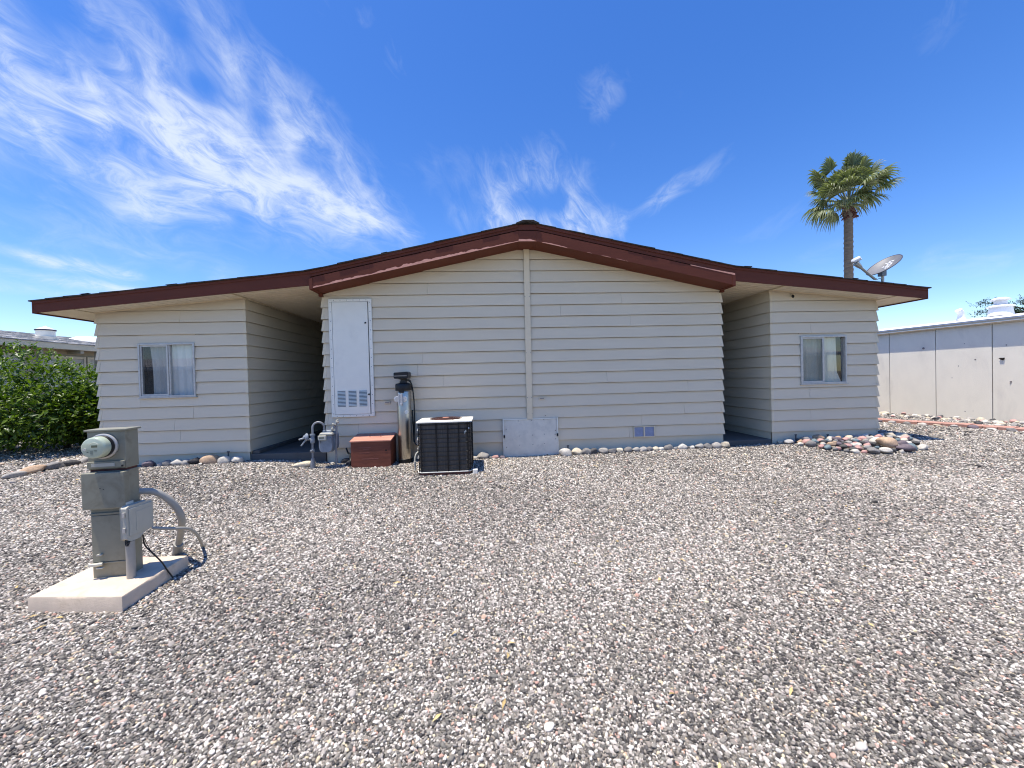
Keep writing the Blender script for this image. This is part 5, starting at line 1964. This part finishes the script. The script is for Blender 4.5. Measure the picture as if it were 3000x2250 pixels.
# ------------------------------------------------------------------ house across the yard, seen in the window panes
def build_opposite_house():
    T = thing('opposite_house', 'pale house with white eave, seen mirrored in the window panes', 'house', (8.0, -14.0, -1.5))
    mb = MB()
    mb.box(-40, 26, -22, -14.0, -1.7, 1.15)
    part('wall', mb, M['beige'], T)
    mb = MB()
    mb.box(-40.6, 26.6, -13.45, -13.38, 1.14, 1.34)
    part('fascia_board', mb, M['white'], T)
    mb = MB()
    mb.box(-40.6, 26.6, -13.38, -13.26, 1.22, 1.33)
    part('gutter', mb, M['white'], T)
    mb = MB()
    mb.hexa([(-40.6, -13.3, 1.345), (26.6, -13.3, 1.345), (26.6, -18, 2.2), (-40.6, -18, 2.2), (-40.6, -13.3, 1.37), (26.6, -13.3, 1.37), (26.6, -18, 2.23), (-40.6, -18, 2.23)])
    mb.hexa([(-40.6, -18, 2.2), (26.6, -18, 2.2), (26.6, -22.6, 1.35), (-40.6, -22.6, 1.35), (-40.6, -18, 2.23), (26.6, -18, 2.23), (26.6, -22.6, 1.38), (-40.6, -22.6, 1.38)])
    part('roof', mb, M['grey_shingle'], T)
    for x in (-32, -24, -15.5, -6.5, 2.0, 10.5, 19.0):
        mb = MB()
        mb.box(x - .75, x + .75, -14.0, -13.95, -.3, .8)
        w = part('window', mb, M['white_metal'], T)
        mb = MB()
        mb.box(x - .68, x + .68, -13.95, -13.94, -.23, .73)
        part('pane', mb, M['dark'], w)


build_opposite_house()


# ------------------------------------------------------------------ vegetation
def leaf_geom(out_v, out_f, p, dirv, nrm, L, W):
    dirv = dirv.normalized()
    side = dirv.cross(nrm)
    if side.length < 1e-4:
        side = dirv.orthogonal()
    side.normalize()
    nn = side.cross(dirv).normalized()
    o = len(out_v)
    out_v += [p, p + dirv * L * .45 + side * W * .5 + nn * W * .12, p + dirv * L * .5 - nn * W * .05, p + dirv * L * .45 - side * W * .5 + nn * W * .12, p + dirv * L - nn * L * .14]
    out_f += [(o, o + 1, o + 2), (o, o + 2, o + 3), (o + 1, o + 4, o + 2), (o + 2, o + 4, o + 3)]


def build_hedge():
    g0 = gz(-10, 9)
    T = thing('shrub', 'big glossy dark green citrus shrub left of the house', 'shrub', (-10.3, 9.6, g0))
    rd = random.Random(5)
    blobs = [((-10.7, 9.3, -.10), (1.45, 1.25, 1.10)), ((-9.75, 9.5, -.36), (1.2, 1.2, .90)), ((-8.9, 9.75, -.66), (.9, 1.0, .68)), ((-12.2, 9.5, -.1), (1.4, 1.3, 1.05)), ((-10.0, 9.1, -.55), (1.6, 1.15, .68)), ((-8.95, 9.5, -.62), (.8, .8, .6)), ((-9.2, 9.45, -.45), (.7, .7, .55)), ((-11.4, 9.2, -.55), (1.3, 1.1, .6))]
    vs, fs = [], []
    cnt = 0
    while cnt < 20000:
        c, r = rd.choice(blobs)
        v = Vector((rd.gauss(0, 1), rd.gauss(0, 1), rd.gauss(0, 1))).normalized()
        k = rd.uniform(.55, 1.0) ** .45
        clump = mnoise.noise(Vector((c[0] + v.x * r[0], c[1] + v.y * r[1], c[2] + v.z * r[2])) * 2.6)
        k *= 1 + .15 * clump
        p = Vector((c[0] + v.x * r[0] * k, c[1] + v.y * r[1] * k, c[2] + v.z * r[2] * k))
        if p.z < -1.2 + .1 * mnoise.noise(p * 3):
            continue
        if clump < -.28 and k > .8:
            continue
        dirv = (v * .6 + Vector((rd.gauss(0, .55), rd.gauss(0, .55), rd.gauss(.12, .45))))
        nrm = (v * .5 + Vector((rd.gauss(0, .4), rd.gauss(0, .4), 1.0 + rd.gauss(0, .3)))).normalized()
        L = rd.uniform(.085, .15)
        leaf_geom(vs, fs, p, dirv, nrm, L, L * rd.uniform(.40, .52))
        cnt += 1
    # fresh shoots standing out of the top
    for _ in range(150):
        c, r = rd.choice(blobs[:4] + blobs[5:6])
        a = rd.uniform(0, 6.28)
        q = math.sqrt(rd.random()) * .9
        base = Vector((c[0] + r[0] * q * math.cos(a), c[1] + r[1] * q * math.sin(a), c[2] + r[2] * math.sqrt(max(0, 1 - q * q)) * .96))
        for i in range(9):
            b = base + Vector((rd.gauss(0, .012), rd.gauss(0, .012), .022 * i))
            t = rd.uniform(0, 6.28)
            leaf_geom(vs, fs, b, Vector((math.cos(t), math.sin(t), .7)), Vector((-math.cos(t) * .4, -math.sin(t) * .4, 1)), rd.uniform(.07, .11), .04)
    mb = MB()
    mb.v, mb.f, mb.m = vs, fs, [0] * len(fs)
    me = bpy.data.meshes.new('foliage')
    me.from_pydata([p - Vector(T.location) for p in vs], [], fs)
    me.materials.append(M['leaf'])
    o = bpy.data.objects.new('foliage', me)
    o.parent = T
    COL.objects.link(o)
    tag(o, None, None, None, 'stuff')
    for (x, y) in ((-8.95, 9.9), (-9.9, 9.7), (-10.9, 9.5), (-12.2, 9.6)):
        mb = MB()
        g = gz(x, y)
        mb.tube([(x, y, g - .1), (x + .03, y, g + .25), (x - .05, y + .05, g + .7), (x + .1, y, g + 1.2)], [.07, .055, .045, .02], 8)
        for k in range(5):
            a = rd.uniform(0, 6.28)
            mb.tube([(x, y, g + .2 + .1 * k), (x + .35 * math.cos(a), y + .35 * math.sin(a), g + .6 + .12 * k), (x + .7 * math.cos(a), y + .6 * math.sin(a), g + .9 + .12 * k)], [.03, .02, .01], 6)
        part('stem', mb, M['wood'], T, smooth=True)


build_hedge()


def build_palm():
    gx, gy = 15.19, 15.13
    g0 = -1.5
    T = thing('palm_tree', 'tall fan palm with ringed trunk rising behind the right wing', 'palm tree', (gx, gy, g0))
    # trunk with leaf-scar rings, leaning a touch
    tk = MB()
    path, rad = [], []
    for i in range(130):
        t = i / 129
        z = g0 + (6.62 - g0) * t
        path.append((gx - .01 - .03 * math.sin(t * 3), gy, z))
        rad.append(.165 - .02 * t + .009 * (i % 3 == 0) + .006 * math.sin(i * 1.7) + (.03 if t > .965 else 0))
    tk.tube(path, rad, 16)
    part('trunk', tk, M['bark'], T, smooth=True)
    bt = MB()
    rd = random.Random(9)
    for i in range(34):
        a = rd.uniform(0, 6.28)
        z = rd.uniform(6.3, 6.75)
        c = Vector((gx + .15 * math.cos(a), gy + .15 * math.sin(a), z))
        tip = c + Vector((math.cos(a) * .16, math.sin(a) * .16, rd.uniform(-.16, .12)))
        bt.tube([c, tip], [.045, .012], 5)
    part('leaf_boot', bt, M['rust'], T)
    crown = Vector((gx, gy, 6.78))

    def frond(tip, blade, dry=False, droop=.5, nseg=26, twist=0.0, spread=88):
        """petiole from the crown to a hub, then a pleated fan of segments"""
        tip = Vector(tip)
        ax = tip - crown
        Lt = ax.length
        hub = crown + ax * (1 - blade / Lt) + Vector((0, 0, .16 * Lt * .35))
        mb = MB()
        mid = crown.lerp(hub, .5) + Vector((0, 0, .05 * Lt))
        mb.tube([crown, mid, hub], [.026, .018, .012], 5, mi=1)
        fwd = (tip - hub).normalized()
        side = fwd.cross(Vector((0, 0, 1)))
        if side.length < .15:
            side = Vector((math.cos(twist * 9), math.sin(twist * 9), 0))
        side = side.normalized()
        side = (Quaternion(fwd, twist) @ side).normalized()
        nrm = side.cross(fwd).normalized()
        if nrm.z < 0:
            nrm = -nrm
        for k in range(nseg):
            a = R(-spread + 2 * spread * (k + .5) / nseg)
            Ls = blade * (1.0 - .28 * abs(a / R(spread)) ** 1.6) * rd.uniform(.9, 1.06)
            dv = fwd * math.cos(a) + side * math.sin(a) + nrm * (.12 - .22 * abs(math.sin(a)))
            dv.normalize()
            wv = dv.cross(nrm).normalized()
            w0 = blade * R(2 * spread / nseg) * .52
            pts = []
            dr = droop * rd.uniform(.7, 1.3)
            for t, wf, cf in ((.03, .1, 0), (.35, .62, .03), (.58, .62, .03), (.8, .34, .02), (1.0, .02, 0)):
                sag = max(0, t - .42)
                p = hub + dv * (Ls * (t - .32 * dr * sag * sag * 1.7)) + Vector((0, 0, -Ls * dr * sag ** 1.7 * 1.5))
                ww = w0 * wf * min(1, t / .5 + .1)
                pts.append((p - wv * ww, p + nrm * cf * blade * (1 if k % 2 else -1) * .6, p + wv * ww))
            vs, fs = [], []
            for q in pts:
                vs += list(q)
            for i in range(4):
                b = i * 3
                fs += [(b, b + 1, b + 4, b + 3), (b + 1, b + 2, b + 5, b + 4)]
            mb.add(vs, fs, 0)
        part('frond', mb, [M['palmdry'] if dry else M['palmleaf'], M['palmdry']], T)
    rt_ = Vector((.74, -.67, 0)).normalized()       # screen right as seen from the yard
    bk = Vector((.67, .74, 0))

    def sp(r, u, b):
        return crown + rt_ * (r * 1.08 - .14) + bk * b * 1.1 + Vector((0, 0, u * 1.22 + .12))
    S = [((.02, 1.72, -.15), .95, .35, .1), ((.40, 1.55, .35), .9, .4, -.4), ((-.36, 1.5, .3), .9, .4, .5), ((-1.02, 1.25, -.1), .85, .5, .2), ((-1.22, .98, .45), .8, .5, -.2),
         ((-.78, .78, -.85), .9, .65, .25), ((1.12, 1.38, .1), .95, .5, .35), ((1.62, 1.0, -.15), 1.0, .6, -.2), ((1.78, .62, .3), .95, .6, .2),
         ((1.08, .72, -.95), .95, .7, .2), ((1.42, .12, .2), .95, .8, .1), ((-1.52, .08, .1), 1.0, .85, .15), ((-1.28, -.22, -.45), .95, .9, -.1), ((-.98, -.42, .3), .85, .9, .2),
         ((.72, -.16, .5), .8, .85, 0), ((.62, .02, -.9), .75, .8, .1), ((.0, 1.1, 1.0), .9, .5, 0), ((.6, .7, 1.2), .9, .6, .1), ((-.7, .7, 1.1), .9, .6, 0), ((.05, 1.05, -.95), .85, .55, .1), ((.55, 1.05, -.75), .8, .55, 0), ((-.45, 1.15, -.6), .85, .55, .1), ((-1.15, 1.55, .0), .85, .45, .3), ((-.65, 1.75, -.2), .85, .4, .3), ((1.15, .1, -.5), .85, .8, 0), ((.35, 1.75, -.3), .85, .4, .1), ((.75, 1.5, -.3), .85, .5, 0), ((-.75, 1.4, .1), .85, .5, .1), ((.15, .75, -1.15), .85, .65, 0), ((-.45, .55, -1.0), .8, .7, .1), ((1.35, .95, .5), .9, .6, 0), ((-1.2, .55, .2), .85, .65, 0), ((.85, .35, -.8), .8, .7, 0), ((.2, 1.6, .3), .9, .4, .3), ((.95, .95, .3), .85, .55, -.2), ((-.6, .3, .5), .8, .7, 0), ((.35, .35, .8), .8, .7, 0)]
    for (p, bl, dr, tw) in S:
        frond(sp(*p), bl, False, dr, 26, tw)
    for p, bl in (((-.05, .05, -.75), .62), ((.38, -.05, -.7), .60), ((-.35, .1, -.65), .6)):
        frond(sp(*p), bl, True, 1.0, 18, .1, 70)


build_palm()


def build_tree():
    c = Vector((33.6, 22.4, 2.6))
    T = thing('desert_tree', 'dusty green feathery tree showing behind the white roof vent', 'tree', (36.4, 23.2, -1.5))
    rd = random.Random(21)
    mb = MB()
    mb.tube([(36.4, 23.2, -1.6), (36.45, 23.2, .6), (36.3, 23.1, 2.0), (36.4, 23.0, 3.4)], [.25, .2, .16, .08], 10)
    br = []
    for i in range(44):
        a = rd.uniform(0, 6.28)
        z = rd.uniform(1.6, 3.5)
        L = rd.uniform(1.2, 2.7)
        p0 = Vector((36.35, 23.1, z))
        p2 = p0 + Vector((math.cos(a) * L, math.sin(a) * L, rd.uniform(.1, 1.5)))
        p1 = p0.lerp(p2, .5) + Vector((0, 0, .18))
        mb.tube([p0, p1, p2], [.06, .035, .012], 6)
        br.append((p0, p1, p2))
    part('trunk', mb, M['wood'], T, smooth=True)
    vs, fs = [], []
    for (p0, p1, p2) in br:
        for j in range(70):
            t = rd.uniform(.3, 1.0)
            q = p0.lerp(p1, t * 2) if t < .5 else p1.lerp(p2, t * 2 - 1)
            q = q + Vector((rd.gauss(0, .16), rd.gauss(0, .16), rd.gauss(0, .13)))
            dv = (p2 - p0).normalized() + Vector((rd.gauss(0, .5), rd.gauss(0, .5), rd.gauss(.0, .4)))
            dv.normalize()
            for k in range(7):
                leaf_geom(vs, fs, q + dv * .05 * k, dv + Vector((rd.gauss(0, .7), rd.gauss(0, .7), rd.gauss(0, .7))), Vector((0, 0, 1)), .15, .05)
    me = bpy.data.meshes.new('crown')
    me.from_pydata([p - Vector(T.location) for p in vs], [], fs)
    me.materials.append(M['needle'])
    o = bpy.data.objects.new('crown', me)
    o.parent = T
    COL.objects.link(o)
    tag(o, None, None, None, 'stuff')


build_tree()


# ------------------------------------------------------------------ gravel: loose pebbles over the yard
def build_gravel():
    protos = bpy.data.collections.new('pebble_shapes')
    for i in range(14):
        me = stone_mesh('pebble', 500 + i, 2, random.uniform(.42, .66), random.randint(6, 10), .2, M['pebble'], random.uniform(.62, .88))
        protos.objects.link(bpy.data.objects.new(f'pebble.{i:03d}', me))

    pts = []

    def band(x0, x1, y0, y1, sp, size, keep):
        nx, ny = int((x1 - x0) / sp), int((y1 - y0) / sp)
        X, Y = np.meshgrid(np.arange(nx) * sp + x0, np.arange(ny) * sp + y0)
        X = X + (np.arange(ny)[:, None] % 2) * sp * .5
        X = X + rng.uniform(-.5, .5, X.shape) * sp
        Y = Y + rng.uniform(-.5, .5, Y.shape) * sp
        X, Y = X.ravel(), Y.ravel()
        # inside the view wedge, with room for a step to either side
        ca, sa = math.cos(YAW), math.sin(YAW)
        dep = X * sa + Y * ca
        lat = X * ca - Y * sa
        m = (np.abs(lat) < dep * 1.34 + .9) & (dep > .7) & keep(X, Y)
        X, Y = X[m], Y[m]
        s = size * np.clip(rng.lognormal(0, .26, X.size), .55, 2.0)
        pts.append((X, Y, s))
    everywhere = lambda X, Y: np.ones_like(X, bool)
    yard = lambda X, Y: ~((Y > 6.84) & (X > -6.5) & (X < 7.45))
    band(-6.5, 6.5, .75, 2.2, .0098, .0073, everywhere)
    band(-7.0, 7.0, 2.2, 2.6, .0104, .0078, everywhere)
    band(-8.0, 8.0, 2.6, 3.4, .0114, .0084, everywhere)
    band(-9.0, 9.0, 3.4, 5.0, .0132, .0096, everywhere)
    band(-11.5, 11.5, 5.0, 6.9, .0165, .0116, yard)
    band(-14.0, -6.4, 6.9, 11.5, .030, .019, yard)
    band(7.3, 12.2, 6.9, 11.0, .026, .017, yard)
    X = np.concatenate([p[0] for p in pts])
    Y = np.concatenate([p[1] for p in pts])
    S = np.concatenate([p[2] for p in pts])
    n = X.size
    # a few larger pebbles strewn about
    big = rng.random(n) < .0022
    S = np.where(big, S * rng.uniform(1.6, 2.4, n), S)
    Z = ground_z(X, Y) + S * rng.uniform(.0, .55, n)
    co = np.stack([X, Y, Z], 1).astype(np.float32)
    rot = np.stack([rng.normal(0, .35, n), rng.normal(0, .35, n), rng.uniform(0, 6.283, n)], 1).astype(np.float32)
    sc = np.stack([S * rng.uniform(.85, 1.25, n), S * rng.uniform(.8, 1.1, n), S * rng.uniform(.75, 1.15, n)], 1).astype(np.float32)
    patch = .035 * np.sin(X * 1.7 + 2 * np.sin(Y * 1.1)) + .03 * np.sin(Y * 2.3 + X * .6)
    tone = np.clip(rng.beta(.92, 1.0, n) * .95 + patch, 0, .935)
    odd = rng.random(n) < .045
    tone = np.where(odd, rng.uniform(.955, 1.0, n), tone).astype(np.float32)
    idx = rng.integers(0, 14, n).astype(np.int32)
    me = bpy.data.meshes.new('gravel')
    me.vertices.add(n)
    me.vertices.foreach_set('co', co.ravel())
    for nm, ty, data, key in (('rot', 'FLOAT_VECTOR', rot.ravel(), 'vector'), ('scl', 'FLOAT_VECTOR', sc.ravel(), 'vector'), ('tone', 'FLOAT', tone, 'value'), ('idx', 'INT', idx, 'value')):
        a = me.attributes.new(nm, ty, 'POINT')
        a.data.foreach_set(key, data)
    me.materials.append(M['pebble'])
    o = bpy.data.objects.new('gravel', me)
    COL.objects.link(o)
    tag(o, 'loose multicoloured pebble gravel covering the whole yard', 'gravel', None, 'stuff')
    ng = bpy.data.node_groups.new('scatter_pebbles', 'GeometryNodeTree')
    ng.interface.new_socket('Geometry', in_out='INPUT', socket_type='NodeSocketGeometry')
    ng.interface.new_socket('Geometry', in_out='OUTPUT', socket_type='NodeSocketGeometry')
    nd = ng.nodes
    gi, go = nd.new('NodeGroupInput'), nd.new('NodeGroupOutput')
    ci = nd.new('GeometryNodeCollectionInfo')
    ci.inputs['Collection'].default_value = protos
    ci.inputs['Separate Children'].default_value = True
    ci.inputs['Reset Children'].default_value = True
    io = nd.new('GeometryNodeInstanceOnPoints')
    io.inputs['Pick Instance'].default_value = True

    def named(nm, ty):
        a = nd.new('GeometryNodeInputNamedAttribute')
        a.data_type = ty
        a.inputs['Name'].default_value = nm
        return a.outputs[0]
    L = ng.links
    L.new(gi.outputs[0], io.inputs['Points'])
    L.new(ci.outputs[0], io.inputs['Instance'])
    L.new(named('idx', 'INT'), io.inputs['Instance Index'])
    e = nd.new('FunctionNodeEulerToRotation')
    L.new(named('rot', 'FLOAT_VECTOR'), e.inputs[0])
    L.new(e.outputs[0], io.inputs['Rotation'])
    L.new(named('scl', 'FLOAT_VECTOR'), io.inputs['Scale'])
    L.new(io.outputs[0], go.inputs[0])
    md = o.modifiers.new('scatter', 'NODES')
    md.node_group = ng
    print('pebbles', n)


build_gravel()


# ------------------------------------------------------------------ dry leaves blown over the gravel
def build_litter():
    rd = random.Random(44)
    vs, fs = [], []
    for _ in range(70):
        d = rd.uniform(1.3, 6.4)
        x = rd.uniform(-1.2, 1.2) * d
        y = d
        z = gz(x, y) + .016
        a = rd.uniform(0, 6.28)
        leaf_geom(vs, fs, Vector((x, y, z)), Vector((math.cos(a), math.sin(a), rd.uniform(-.05, .25))), Vector((rd.gauss(0, .3), rd.gauss(0, .3), 1)), rd.uniform(.03, .065), rd.uniform(.012, .024))
    me = bpy.data.meshes.new('dry_leaves')
    me.from_pydata([tuple(p) for p in vs], [], fs)
    me.materials.append(mat('dry_leaf', srgb(196, 168, 112), .8, var=.2, vscale=12, island=.3))
    o = bpy.data.objects.new('dry_leaves', me)
    COL.objects.link(o)
    tag(o, 'few dry tan leaves scattered over the gravel', 'leaf litter', None, 'stuff')


build_litter()
